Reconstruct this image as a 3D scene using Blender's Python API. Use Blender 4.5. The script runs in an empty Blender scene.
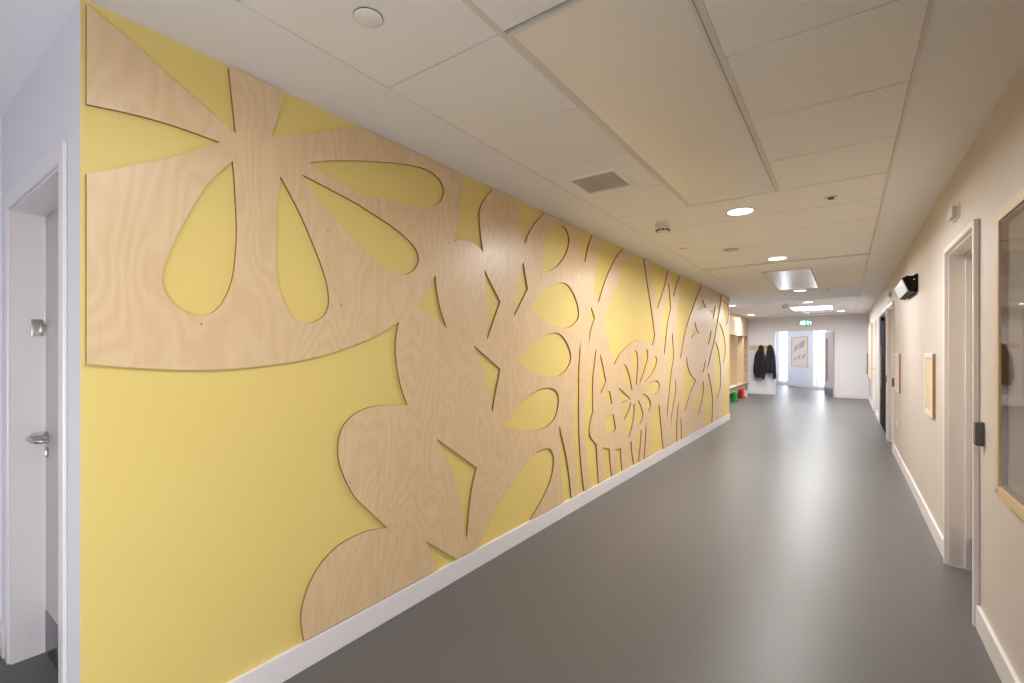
import bpy, bmesh, math, random
from mathutils import Vector, Matrix, geometry, noise
random.seed(7)
SC = bpy.context.scene
COL = SC.collection
PI = math.pi

# ------------------------------------------------------------------ room measures (metres)
# corridor runs along +Y, camera stands at the origin; mural wall at x = XL, cream wall at x = XR
XL, XR, H = -1.94, 0.55, 2.49
YM0, YM1 = 0.4155, 10.42          # ends of the mural wall
YE = 17.25                      # end wall with the double door opening
XB = -3.25                      # outer side of the recess and of the locker bay
YB = -3.6                       # wall behind the camera
WT = 0.12                       # wall thickness
EYE = 1.388

# ------------------------------------------------------------------ helpers
def world_loc(o):
    v = Vector((0, 0, 0))
    while o is not None:
        v += o.location
        o = o.parent
    return v

def obj(name, bm, mats, parent=None, smooth=False, kind=None, label=None, origin=None):
    """link a bmesh (built in world coordinates) as one mesh object, parented without moving it"""
    me = bpy.data.meshes.new(name)
    base = world_loc(parent) if parent is not None else Vector((0, 0, 0))
    loc = Vector(origin) if origin is not None else base.copy()
    bmesh.ops.translate(bm, verts=bm.verts, vec=-loc)
    bmesh.ops.recalc_face_normals(bm, faces=bm.faces)
    bm.to_mesh(me)
    bm.free()
    if not isinstance(mats, (list, tuple)):
        mats = [mats]
    for m in mats:
        me.materials.append(m)
    if smooth:
        for p in me.polygons:
            p.use_smooth = True
        try:
            me.set_sharp_from_angle(angle=math.radians(38))
        except Exception:
            pass
    o = bpy.data.objects.new(name, me)
    COL.objects.link(o)
    o.location = loc - base
    if parent is not None:
        o.parent = parent
    if kind:
        o['kind'] = kind
    if label:
        o['label'] = label
    return o

def tag(o, label, cat, group=None):
    o['label'] = label
    o['category'] = cat
    if group:
        o['group'] = group
    return o

def thing(name, label, cat, loc, group=None):
    o = bpy.data.objects.new(name, None)
    o.empty_display_size = 0.1
    COL.objects.link(o)
    o.location = loc
    return tag(o, label, cat, group)

def setting(name, loc):
    o = bpy.data.objects.new(name, None)
    o.empty_display_size = 0.1
    COL.objects.link(o)
    o.location = loc
    o['kind'] = 'structure'
    return o

def dup(root, loc, label, group=None):
    r = root.copy()
    COL.objects.link(r)
    r.location = loc
    r['label'] = label
    if group:
        r['group'] = group
    for ch in list(root.children):
        c = ch.copy()
        COL.objects.link(c)
        c.parent = r
        for g in list(ch.children):
            d = g.copy()
            COL.objects.link(d)
            d.parent = c
    return r

def NB():
    return bmesh.new()

def box(bm, x0, x1, y0, y1, z0, z1, bev=0.0, mi=0):
    x0, x1 = min(x0, x1), max(x0, x1)
    y0, y1 = min(y0, y1), max(y0, y1)
    z0, z1 = min(z0, z1), max(z0, z1)
    vs = [bm.verts.new((x, y, z)) for x in (x0, x1) for y in (y0, y1) for z in (z0, z1)]
    idx = [(0, 1, 3, 2), (4, 6, 7, 5), (0, 4, 5, 1), (2, 3, 7, 6), (0, 2, 6, 4), (1, 5, 7, 3)]
    fs = [bm.faces.new([vs[i] for i in q]) for q in idx]
    for f in fs:
        f.material_index = mi
    if bev > 0:
        es = list({e for f in fs for e in f.edges})
        r = bmesh.ops.bevel(bm, geom=es, offset=bev, segments=2, profile=0.6, affect='EDGES')
        for f in r['faces']:
            f.material_index = mi
    return bm

def B(*a, **k):
    return box(NB(), *a, **k)

def tube(bm, pts, r, n=10, mi=0, caps=True):
    """round tube along a polyline; r a number or one radius per point"""
    pts = [Vector(p) for p in pts]
    rs = r if isinstance(r, (list, tuple)) else [r] * len(pts)
    rings = []
    up = Vector((0, 0, 1))
    for i, p in enumerate(pts):
        a = pts[max(i - 1, 0)]
        b = pts[min(i + 1, len(pts) - 1)]
        d = (b - a).normalized()
        ref = up if abs(d.dot(up)) < 0.95 else Vector((1, 0, 0))
        u = d.cross(ref).normalized()
        v = u.cross(d).normalized()
        rings.append([bm.verts.new(p + rs[i] * (math.cos(2 * PI * k / n) * u + math.sin(2 * PI * k / n) * v)) for k in range(n)])
    for A, Bq in zip(rings, rings[1:]):
        for k in range(n):
            f = bm.faces.new((A[k], A[(k + 1) % n], Bq[(k + 1) % n], Bq[k]))
            f.material_index = mi
    if caps:
        for R_ in (rings[0], rings[-1]):
            f = bm.faces.new(R_)
            f.material_index = mi
    return bm

def lathe(bm, prof, c, n=40, mi=0, axis='Z'):
    """turn a (radius, height) profile about an axis through c; open profile ends on the axis are closed"""
    rings = []
    c = Vector(c)
    for r, z in prof:
        ring = []
        for k in range(n):
            a = 2 * PI * k / n
            p = Vector((r * math.cos(a), r * math.sin(a), z))
            if axis == 'Y':
                p = Vector((p.x, p.z, p.y))
            elif axis == 'X':
                p = Vector((p.z, p.x, p.y))
            ring.append(bm.verts.new(c + p))
        rings.append(ring)
    solid = prof[0][0] < 0.002
    pairs = list(zip(rings, rings[1:]))
    if not solid:
        pairs.append((rings[-1], rings[0]))      # a ring profile closes on itself
    for A, Bq in pairs:
        for k in range(n):
            f = bm.faces.new((A[k], A[(k + 1) % n], Bq[(k + 1) % n], Bq[k]))
            f.material_index = mi
    if solid:
        for R_ in (rings[0], rings[-1]):
            f = bm.faces.new(R_)
            f.material_index = mi
    return bm

# ------------------------------------------------------------------ materials
def srgb(r, g, b):
    f = lambda c: c / 12.92 if c <= 0.04045 else ((c + 0.055) / 1.055) ** 2.4
    return (f(r / 255), f(g / 255), f(b / 255), 1)

def mat(name, col, rough=0.5, metal=0.0, spec=0.5, var=0.0, scale=6.0, bump=0.0, bscale=60.0, emit=None, estr=0.0, coat=0.0):
    m = bpy.data.materials.new(name)
    m.use_nodes = True
    nt = m.node_tree
    p = nt.nodes['Principled BSDF']
    p.inputs['Base Color'].default_value = col
    p.inputs['Roughness'].default_value = rough
    p.inputs['Metallic'].default_value = metal
    p.inputs['Specular IOR Level'].default_value = spec
    p.inputs['Coat Weight'].default_value = coat
    if emit:
        p.inputs['Emission Color'].default_value = emit
        p.inputs['Emission Strength'].default_value = estr
    tc = nt.nodes.new('ShaderNodeTexCoord')
    nz = nt.nodes.new('ShaderNodeTexNoise')
    nz.inputs['Scale'].default_value = scale
    nz.inputs['Detail'].default_value = 5
    nt.links.new(tc.outputs['Object'], nz.inputs['Vector'])
    mx = nt.nodes.new('ShaderNodeMix')
    mx.data_type = 'RGBA'
    k = 1 - var
    mx.inputs['A'].default_value = (col[0] * k, col[1] * k, col[2] * k, 1)
    k = 1 + var
    mx.inputs['B'].default_value = (min(1, col[0] * k), min(1, col[1] * k), min(1, col[2] * k), 1)
    nt.links.new(nz.outputs['Fac'], mx.inputs['Factor'])
    nt.links.new(mx.outputs['Result'], p.inputs['Base Color'])
    if bump:
        n2 = nt.nodes.new('ShaderNodeTexNoise')
        n2.inputs['Scale'].default_value = bscale
        n2.inputs['Detail'].default_value = 3
        nt.links.new(tc.outputs['Object'], n2.inputs['Vector'])
        bp = nt.nodes.new('ShaderNodeBump')
        bp.inputs['Strength'].default_value = bump
        bp.inputs['Distance'].default_value = 0.002
        nt.links.new(n2.outputs['Fac'], bp.inputs['Height'])
        nt.links.new(bp.outputs['Normal'], p.inputs['Normal'])
    return m

def wood(name, c1, c2, streak=1.0, rough=0.42, knots=False, horizontal=False, coat=0.0, figure=200.0):
    """rotary-cut veneer: long grain bands bent into cathedral loops, fine fibres, a few pin knots"""
    m = bpy.data.materials.new(name)
    m.use_nodes = True
    nt = m.node_tree
    L = nt.links.new
    p = nt.nodes['Principled BSDF']
    p.inputs['Roughness'].default_value = rough
    p.inputs['Coat Weight'].default_value = coat
    p.inputs['Coat Roughness'].default_value = 0.3
    tc = nt.nodes.new('ShaderNodeTexCoord')
    oi = nt.nodes.new('ShaderNodeObjectInfo')
    mp = nt.nodes.new('ShaderNodeMapping')
    mp.inputs['Scale'].default_value = (1, 0.36, 1) if horizontal else (1, 1, 0.36)
    L(tc.outputs['Object'], mp.inputs['Vector'])
    mul = nt.nodes.new('ShaderNodeMath'); mul.operation = 'MULTIPLY'; mul.inputs[1].default_value = 37.0
    L(oi.outputs['Random'], mul.inputs[0])
    # broad figure: contour lines of a smooth field give the looping veneer rings
    n1 = nt.nodes.new('ShaderNodeTexNoise'); n1.noise_dimensions = '4D'
    n1.inputs['Scale'].default_value = 2.0; n1.inputs['Detail'].default_value = 3.2; n1.inputs['Roughness'].default_value = 0.45
    L(mp.outputs['Vector'], n1.inputs['Vector']); L(mul.outputs[0], n1.inputs['W'])
    m2 = nt.nodes.new('ShaderNodeMath'); m2.operation = 'MULTIPLY'; m2.inputs[1].default_value = figure
    L(n1.outputs['Fac'], m2.inputs[0])
    sn = nt.nodes.new('ShaderNodeMath'); sn.operation = 'SINE'
    L(m2.outputs[0], sn.inputs[0])
    # fine fibre
    mp2 = nt.nodes.new('ShaderNodeMapping')
    mp2.inputs['Scale'].default_value = (60, 2.2, 60) if horizontal else (60, 60, 2.2)
    L(tc.outputs['Object'], mp2.inputs['Vector'])
    n2 = nt.nodes.new('ShaderNodeTexNoise'); n2.inputs['Scale'].default_value = 2.0; n2.inputs['Detail'].default_value = 4
    L(mp2.outputs['Vector'], n2.inputs['Vector'])
    # slow tone drift
    n3 = nt.nodes.new('ShaderNodeTexNoise'); n3.noise_dimensions = '4D'
    n3.inputs['Scale'].default_value = 3.0; n3.inputs['Detail'].default_value = 2
    L(mp.outputs['Vector'], n3.inputs['Vector']); L(mul.outputs[0], n3.inputs['W'])
    a = nt.nodes.new('ShaderNodeMath'); a.operation = 'MULTIPLY_ADD'; a.inputs[1].default_value = 0.10 * streak; a.inputs[2].default_value = 0.2
    L(sn.outputs[0], a.inputs[0])
    b = nt.nodes.new('ShaderNodeMath'); b.operation = 'MULTIPLY_ADD'; b.inputs[1].default_value = 0.34 * streak
    L(n2.outputs['Fac'], b.inputs[0]); L(a.outputs[0], b.inputs[2])
    c = nt.nodes.new('ShaderNodeMath'); c.operation = 'MULTIPLY_ADD'; c.inputs[1].default_value = 0.34
    L(n3.outputs['Fac'], c.inputs[0]); L(b.outputs[0], c.inputs[2])
    mx = nt.nodes.new('ShaderNodeMix'); mx.data_type = 'RGBA'; mx.clamp_factor = True
    mx.inputs['A'].default_value = c1; mx.inputs['B'].default_value = c2
    L(c.outputs[0], mx.inputs['Factor'])
    last = mx.outputs['Result']
    if knots:
        vo = nt.nodes.new('ShaderNodeTexVoronoi'); vo.voronoi_dimensions = '2D'; vo.inputs['Scale'].default_value = 1.7
        sx = nt.nodes.new('ShaderNodeSeparateXYZ'); cx = nt.nodes.new('ShaderNodeCombineXYZ')
        L(tc.outputs['Object'], sx.inputs[0]); L(sx.outputs['Y'], cx.inputs['X']); L(sx.outputs['Z'], cx.inputs['Y'])
        L(cx.outputs[0], vo.inputs['Vector'])
        lt = nt.nodes.new('ShaderNodeMath'); lt.operation = 'LESS_THAN'; lt.inputs[1].default_value = 0.0055
        L(vo.outputs['Distance'], lt.inputs[0])
        mk = nt.nodes.new('ShaderNodeMix'); mk.data_type = 'RGBA'
        mk.inputs['B'].default_value = (0.10, 0.055, 0.03, 1)
        L(lt.outputs[0], mk.inputs['Factor']); L(last, mk.inputs['A'])
        last = mk.outputs['Result']
    L(last, p.inputs['Base Color'])
    return m

M = {}
M['yellow'] = mat('yellow_paint', srgb(222, 198, 118), 0.55, var=0.012, scale=3, bump=0.05, bscale=300)
M['white_wall'] = mat('white_paint', srgb(224, 224, 229), 0.6, var=0.01, bump=0.05, bscale=300)
M['cream'] = mat('cream_paint', srgb(203, 194, 187), 0.5, var=0.01, bump=0.05, bscale=300)
M['ceiling'] = mat('plasterboard_white', srgb(240, 240, 242), 0.75, var=0.01)
M['tile'] = mat('ceiling_tile', srgb(243, 242, 240), 0.8, var=0.015, scale=30, bump=0.12, bscale=500)
M['void'] = mat('joint_shadow_board', srgb(90, 84, 74), 0.9, var=0.02)
M['louvre'] = mat('grille_louvre', srgb(214, 206, 188), 0.6, var=0.01)
M['grid'] = mat('grid_metal_white', srgb(222, 218, 212), 0.5, var=0.01)
M['panel'] = mat('radiant_panel_enamel', srgb(240, 236, 228), 0.22, var=0.01, spec=0.6)
M['trim'] = mat('white_gloss_trim', srgb(226, 221, 222), 0.28, var=0.01)
M['floor'] = mat('grey_vinyl', srgb(95, 93, 92), 0.38, var=0.22, scale=120, bump=0.06, bscale=300, spec=0.28)
M['ply'] = wood('birch_plywood', srgb(198, 164, 120), srgb(230, 203, 164), 1.0, 0.42, knots=True, coat=0.3)
M['plyedge'] = mat('plywood_cut_edge', srgb(148, 112, 66), 0.7, var=0.15, scale=120)
M['oak'] = wood('pale_wood_frame', srgb(204, 176, 136), srgb(226, 203, 168), 0.8, 0.45)
M['beech'] = wood('locker_veneer', srgb(196, 168, 132), srgb(216, 192, 160), 0.6, 0.45)
M['brownwood'] = wood('brown_wood_edge', srgb(138, 98, 62), srgb(166, 124, 84), 0.8, 0.5)
M['door'] = mat('door_laminate', srgb(206, 190, 164), 0.45, var=0.015)
M['doorb'] = mat('grey_door_laminate', srgb(196, 188, 184), 0.45, var=0.015)
M['steel'] = mat('brushed_steel', srgb(176, 172, 166), 0.28, metal=1.0, var=0.06, scale=40)
M['kick'] = mat('satin_kick_plate', srgb(120, 120, 122), 0.3, metal=1.0, var=0.04, scale=30)
M['chrome'] = mat('satin_chrome', srgb(190, 186, 180), 0.2, metal=1.0, var=0.03)
M['black'] = mat('black_plastic', srgb(20, 20, 22), 0.5, var=0.1, spec=0.15)
M['blackgl'] = mat('black_gloss', srgb(12, 13, 19), 0.5, spec=0.02, var=0.05)
M['navy'] = mat('navy_cloth', srgb(26, 29, 42), 0.85, var=0.2, scale=40, bump=0.3, bscale=200)
M['blackcl'] = mat('black_cloth', srgb(24, 24, 27), 0.85, var=0.25, scale=40, bump=0.3, bscale=200)
M['green'] = mat('green_plastic', srgb(20, 150, 62), 0.35, var=0.03)
M['red'] = mat('red_plastic', srgb(206, 34, 48), 0.35, var=0.03)
M['greypl'] = mat('dark_grey_plastic', srgb(92, 90, 90), 0.45, var=0.04)
M['whitepl'] = mat('white_plastic', srgb(224, 221, 216), 0.4, var=0.01)
M['silver'] = mat('silver_front', srgb(236, 238, 242), 0.3, metal=0.5, var=0.06, scale=14)
M['cork'] = mat('cork_board', srgb(212, 192, 158), 0.9, var=0.08, scale=160, bump=0.3, bscale=400)
M['felt'] = mat('hessian_backing', srgb(170, 156, 138), 0.95, var=0.05, scale=200, bump=0.2, bscale=500)
M['pinboard'] = mat('pale_pinboard', srgb(214, 200, 190), 0.9, var=0.03, scale=100)
M['paper'] = mat('buff_paper', srgb(226, 212, 190), 0.85, var=0.02)
M['greyprint'] = mat('grey_print', srgb(176, 170, 166), 0.85, var=0.03)
M['ledred'] = mat('red_led', srgb(255, 60, 70), 0.4, emit=srgb(255, 60, 70), estr=2.0)
M['lens'] = mat('downlight_lens', (1, 0.95, 0.86, 1), 0.4, emit=(1.0, 0.90, 0.74, 1), estr=9.0)
M['ledpanel'] = mat('led_panel_lens', (1, 1, 1, 1), 0.4, emit=(0.95, 0.97, 1.0, 1), estr=5.0)
M['signwhite'] = mat('sign_white_lit', (1, 1, 1, 1), 0.4, emit=(0.85, 1.0, 0.97, 1), estr=4.0)
M['signgreen'] = mat('sign_green_lit', srgb(20, 150, 110), 0.4, emit=srgb(30, 165, 125), estr=0.9)
M['kerb'] = mat('window_frame_grey', srgb(190, 196, 206), 0.4, var=0.01)

def glass_mat(name, ior, tint=(1, 1, 1, 1)):
    m = bpy.data.materials.new(name)
    m.use_nodes = True
    nt = m.node_tree
    nt.nodes.clear()
    out = nt.nodes.new('ShaderNodeOutputMaterial')
    mix = nt.nodes.new('ShaderNodeMixShader')
    fr = nt.nodes.new('ShaderNodeFresnel'); fr.inputs['IOR'].default_value = ior
    tr = nt.nodes.new('ShaderNodeBsdfTransparent'); tr.inputs['Color'].default_value = tint
    gl = nt.nodes.new('ShaderNodeBsdfGlossy'); gl.inputs['Roughness'].default_value = 0.02
    ge = nt.nodes.new('ShaderNodeNewGeometry')
    sb = nt.nodes.new('ShaderNodeMath'); sb.operation = 'SUBTRACT'; sb.inputs[0].default_value = 1.0
    ml = nt.nodes.new('ShaderNodeMath'); ml.operation = 'MULTIPLY'
    nt.links.new(ge.outputs['Backfacing'], sb.inputs[1])
    nt.links.new(sb.outputs[0], ml.inputs[0]); nt.links.new(fr.outputs[0], ml.inputs[1])
    nt.links.new(ml.outputs[0], mix.inputs[0]); nt.links.new(tr.outputs[0], mix.inputs[1]); nt.links.new(gl.outputs[0], mix.inputs[2])
    nt.links.new(mix.outputs[0], out.inputs['Surface'])
    return m
M['glass'] = glass_mat('clear_glazing', 1.5)
M['perspex'] = glass_mat('noticeboard_glazing', 2.4, (0.96, 0.97, 0.97, 1))

# ------------------------------------------------------------------ the setting
def slab(name, boxes, m, parent=None, bev=0.0, kind='structure'):
    bm = NB()
    for b in boxes:
        box(bm, *b, bev=bev)
    return obj(name, bm, m, parent, kind=kind)

# lobby beyond the double door: its window wall stands at an angle
LA, LD = Vector((-2.61, 23.65, 0)), Vector((0.5053, -0.8630, 0))      # a point on it, its direction
LN = Vector((-0.8630, -0.5053, 0))                                   # towards the corridor

def lob(s, n, z):
    p = LA + LD * s + LN * n
    return (p.x, p.y, z)

def lbox(bm, s0, s1, n0, n1, z0, z1, mi=0, bev=0.0):
    vs = [bm.verts.new(lob(s, n, z)) for s in (s0, s1) for n in (n0, n1) for z in (z0, z1)]
    idx = [(0, 1, 3, 2), (4, 6, 7, 5), (0, 4, 5, 1), (2, 3, 7, 6), (0, 2, 6, 4), (1, 5, 7, 3)]
    fs = [bm.faces.new([vs[i] for i in q]) for q in idx]
    for f in fs:
        f.material_index = mi
    if bev > 0:
        es = list({e for f in fs for e in f.edges})
        bmesh.ops.bevel(bm, geom=es, offset=bev, segments=2, affect='EDGES')

def lobby_slab(bm, z0, z1):
    """the lobby's plan is cut off by its slanting window wall"""
    pl_ = [(XB - WT, YE), (XR + 0.2, YE), (XR + 0.2, 17.85), (XB - WT, 25.15)]
    A = [bm.verts.new((x, y, z0)) for x, y in pl_]
    Bq = [bm.verts.new((x, y, z1)) for x, y in pl_]
    bm.faces.new(A); bm.faces.new(Bq)
    for i in range(4):
        j = (i + 1) % 4
        bm.faces.new((A[i], A[j], Bq[j], Bq[i]))
bm = NB()
box(bm, XB - WT, XR + 0.2, YB - WT, YE, -0.12, 0.0)
lobby_slab(bm, -0.12, 0.0)
bmesh.ops.remove_doubles(bm, verts=bm.verts, dist=1e-4)
obj('floor', bm, M['floor'], kind='structure')

# ceiling: plasterboard margins, a field of 600 mm tiles between them
bm = NB()
X0, X1 = -1.562, 0.218
XC = [X0, -0.972, -0.378, X1]
YT0, YT1 = YB, 6.60
YU1 = 9.70
TOP = H + 0.10
box(bm, XB - WT, X0, YB - WT, YE, H, TOP)
lobby_slab(bm, H, TOP)
box(bm, X1, XR + 0.2, YB - WT, YE, H, TOP)
box(bm, X0, X1, YU1, YE, H, TOP)
box(bm, X0, X1, YB - WT, YU1, H + 0.03, TOP, mi=1)
ys = []
y = 1.307
while y > YB:
    y -= 0.597
yy = y
k = 0
while yy < YT1 - 0.1:
    ys.append((yy, min(yy + 0.597, YT1)))
    yy += 0.597
ys = [(max(a, YB), b) for a, b in ys]
for j in range(3):
    for a, b in ys:
        if j == 1 and a > 1.2 and b < 3.75:
            continue                     # the radiant panel fills these
        if a > 3.6:                      # full-width planks beyond it
            if j == 0:
                box(bm, X0 + 0.004, X1 - 0.004, a + 0.004, b - 0.004, H + 0.001, H + 0.03, mi=2)
            continue
        if j == 0 and abs(a - (1.307 + 2 * 0.597)) < 0.05:
            continue                     # ventilation tile
        box(bm, XC[j] + (0.0125 if j else 0.004), XC[j + 1] - (0.0125 if j < 2 else 0.004), a + 0.004, b - 0.004, H + 0.001, H + 0.03, mi=2)
PX0, PX1, PY0, PY1 = -0.962, -0.37, 7.33, 9.60     # second radiant panel interrupts the planks
n = 5
for q in range(n):
    a = YT1 + 0.06 + (YU1 - YT1 - 0.06) * q / n + 0.003
    c = YT1 + 0.06 + (YU1 - YT1 - 0.06) * (q + 1) / n - 0.003
    if c < PY0 or a > PY1:
        box(bm, X0 + 0.004, X1 - 0.004, a, c, H + 0.001, H + 0.03, mi=2)
        continue
    box(bm, X0 + 0.004, PX0 - 0.003, a, c, H + 0.001, H + 0.03, mi=2)
    box(bm, PX1 + 0.003, X1 - 0.004, a, c, H + 0.001, H + 0.03, mi=2)
    if a < PY0:
        box(bm, PX0 - 0.003, PX1 + 0.003, a, PY0 - 0.003, H + 0.001, H + 0.03, mi=2)
    if c > PY1:
        box(bm, PX0 - 0.003, PX1 + 0.003, PY1 + 0.003, c, H + 0.001, H + 0.03, mi=2)
ceiling = obj('ceiling', bm, [M['ceiling'], M['void'], M['tile']], kind='structure')
bm = NB()
for x in XC[1:3]:
    box(bm, x - 0.0115, x + 0.0115, YB, 3.69, H + 0.0002, H + 0.02)
box(bm, X1 - 0.003, X1 + 0.009, YB, YU1, H - 0.004, H + 0.02)
box(bm, X0 - 0.001, X0 + 0.002, YB, YU1, H - 0.0005, H + 0.02)
obj('ceiling_grid', bm, M['grid'], ceiling)
bm = NB()
box(bm, X0 - 0.01, X1 + 0.01, YT1, YT1 + 0.055, H - 0.012, H + 0.03, bev=0.004)
obj('trim_1', bm, M['grid'], kind='structure')
bm = NB()
box(bm, X0 - 0.3, X1 + 0.02, 11.57, 11.60, H - 0.004, H + 0.02)
box(bm, X1 - 0.008, X1 + 0.008, YU1, 17.2, H - 0.002, H + 0.02)
obj('trim_2', bm, M['grid'], kind='structure')

# mural wall: yellow face, white ends
bm = NB()
box(bm, XL - WT, XL, YM0, YM1, 0, H)
for f in bm.faces:
    f.normal_update()
    if f.normal.x > 0.9:
        f.material_index = 1
obj('wall_left', bm, [M['white_wall'], M['yellow']], kind='structure')
slab('baseboard_left', [(XL, XL + 0.017, YM0, YM1 + 0.017, 0, 0.118), (XL - WT, XL, YM1, YM1 + 0.017, 0, 0.118)], M['trim'], bev=0.004)

# recess with the white door, left of the mural corner
DX0, DX1, DZ = -3.025, -2.145, 2.02
slab('wall_recess', [(XB, DX0, YM0, YM0 + WT, 0, H), (DX1, XL - WT, YM0, YM0 + WT, 0, H), (DX0, DX1, YM0, YM0 + WT, DZ, H)], M['white_wall'])
slab('wall_recess_side', [(XB - WT, XB, YB - WT, YM0 + WT, 0, H)], M['white_wall'])
slab('baseboard_recess', [(XB, XB + 0.017, YB, YM0, 0, 0.12), (XB, DX0 - 0.075, YM0 - 0.017, YM0, 0, 0.12), (DX1 + 0.075, XL, YM0 - 0.017, YM0, 0, 0.12)], M['trim'], bev=0.004)

# wall behind the camera
slab('wall_back', [(XB, XR, YB - WT, YB, 0, H)], M['white_wall'])

# cream wall on the right with its door openings  (y0, y1, z top)
SY0, SY1, SZ0, SZ1 = -2.0, -0.1, 0.25, 1.45      # unseen window added beside the camera to brighten the near mural
OPEN = [(3.31, 4.14, 2.025), (8.36, 9.28, 2.05), (9.56, 11.50, 2.05), (13.05, 13.95, 2.05)]
bx = []
bx += [(XR, XR + WT, YB, SY0, 0, H), (XR, XR + WT, SY0, SY1, 0, SZ0), (XR, XR + WT, SY0, SY1, SZ1, H)]
y = SY1
for a, b, z in OPEN:
    bx.append((XR, XR + WT, y, a, 0, H))
    bx.append((XR, XR + WT, a, b, z, H))
    y = b
bx.append((XR, XR + WT, y, YE + WT, 0, H))
slab('wall_right', bx, M['cream'])
bx = []
y = YB
for a, b, z in OPEN:
    bx.append((XR - 0.017, XR, y, a - 0.034, 0, 0.118))
    y = b + 0.034
bx.append((XR - 0.017, XR, y, YE, 0, 0.118))
slab('baseboard_right', bx, M['trim'], bev=0.004)

w = setting('window_1', (XR, (SY0 + SY1) / 2, SZ0))
bm = NB()
for a, b, c, d in ((SY0, SY1, SZ0, SZ0 + 0.06), (SY0, SY1, SZ1 - 0.06, SZ1), (SY0, SY0 + 0.06, SZ0, SZ1), (SY1 - 0.06, SY1, SZ0, SZ1), (-1.08, -1.02, SZ0, SZ1)):
    box(bm, XR + 0.03, XR + 0.09, a, b, c, d)
obj('frame', bm, M['kerb'], w)
obj('pane', B(XR + 0.057, XR + 0.063, SY0 + 0.05, SY1 - 0.05, SZ0 + 0.05, SZ1 - 0.05), M['glass'], w)

# end wall with the double door opening, locker bay, lobby
EX0, EX1, EZ = -1.88, -0.235, 2.06
slab('wall_end', [(XB, EX0, YE, YE + WT, 0, H), (EX1, XR, YE, YE + WT, 0, H), (EX0, EX1, YE, YE + WT, EZ, H)], M['white_wall'])
slab('baseboard_end', [(XB, EX0 - 0.02, YE - 0.017, YE, 0, 0.118), (EX1 + 0.1, XR - 0.017, YE - 0.017, YE, 0, 0.118)], M['trim'], bev=0.004)
slab('wall_bay', [(XB - WT, XB, YM1 - WT, 24.85, 0, H), (XB, XL - WT, YM1 - WT, YM1, 0, H)], M['white_wall'])
slab('wall_lobby_side', [(XR, XR + WT, YE + WT, 18.25, 0, H)], M['white_wall'])
WIN = [(0.56, 1.24), (3.24, 4.02), (4.75, 5.6)]  # last opening is hidden by the door leaf, added for more lobby daylight
bm = NB()
s = -1.4
for a, b in WIN:
    lbox(bm, s, a, -0.2, 0, 0, H)
    lbox(bm, a, b, -0.2, 0, 0, 0.125)
    lbox(bm, a, b, -0.2, 0, 2.32, H)
    s = b
lbox(bm, s, 6.3, -0.2, 0, 0, H)
obj('wall_lobby', bm, M['white_wall'], kind='structure')
bm = NB()
lbox(bm, -1.25, 6.2, 0, 0.017, 0, 0.11)
obj('baseboard_lobby', bm, M['trim'], kind='structure')
for i, (a, b) in enumerate(WIN):
    p = lob(a, 0, 0.125)
    w = setting('window_%d' % (i + 2), p)
    bm = NB()
    lbox(bm, a, a + 0.05, -0.17, -0.11, 0.125, 2.32)
    lbox(bm, b - 0.05, b, -0.17, -0.11, 0.125, 2.32)
    lbox(bm, a, b, -0.17, -0.11, 0.125, 0.175)
    lbox(bm, a, b, -0.17, -0.11, 2.27, 2.32)
    obj('frame', bm, M['kerb'], w)
    bm = NB()
    lbox(bm, a + 0.04, b - 0.04, -0.143, -0.137, 0.165, 2.28)
    obj('pane', bm, M['glass'], w)

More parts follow.
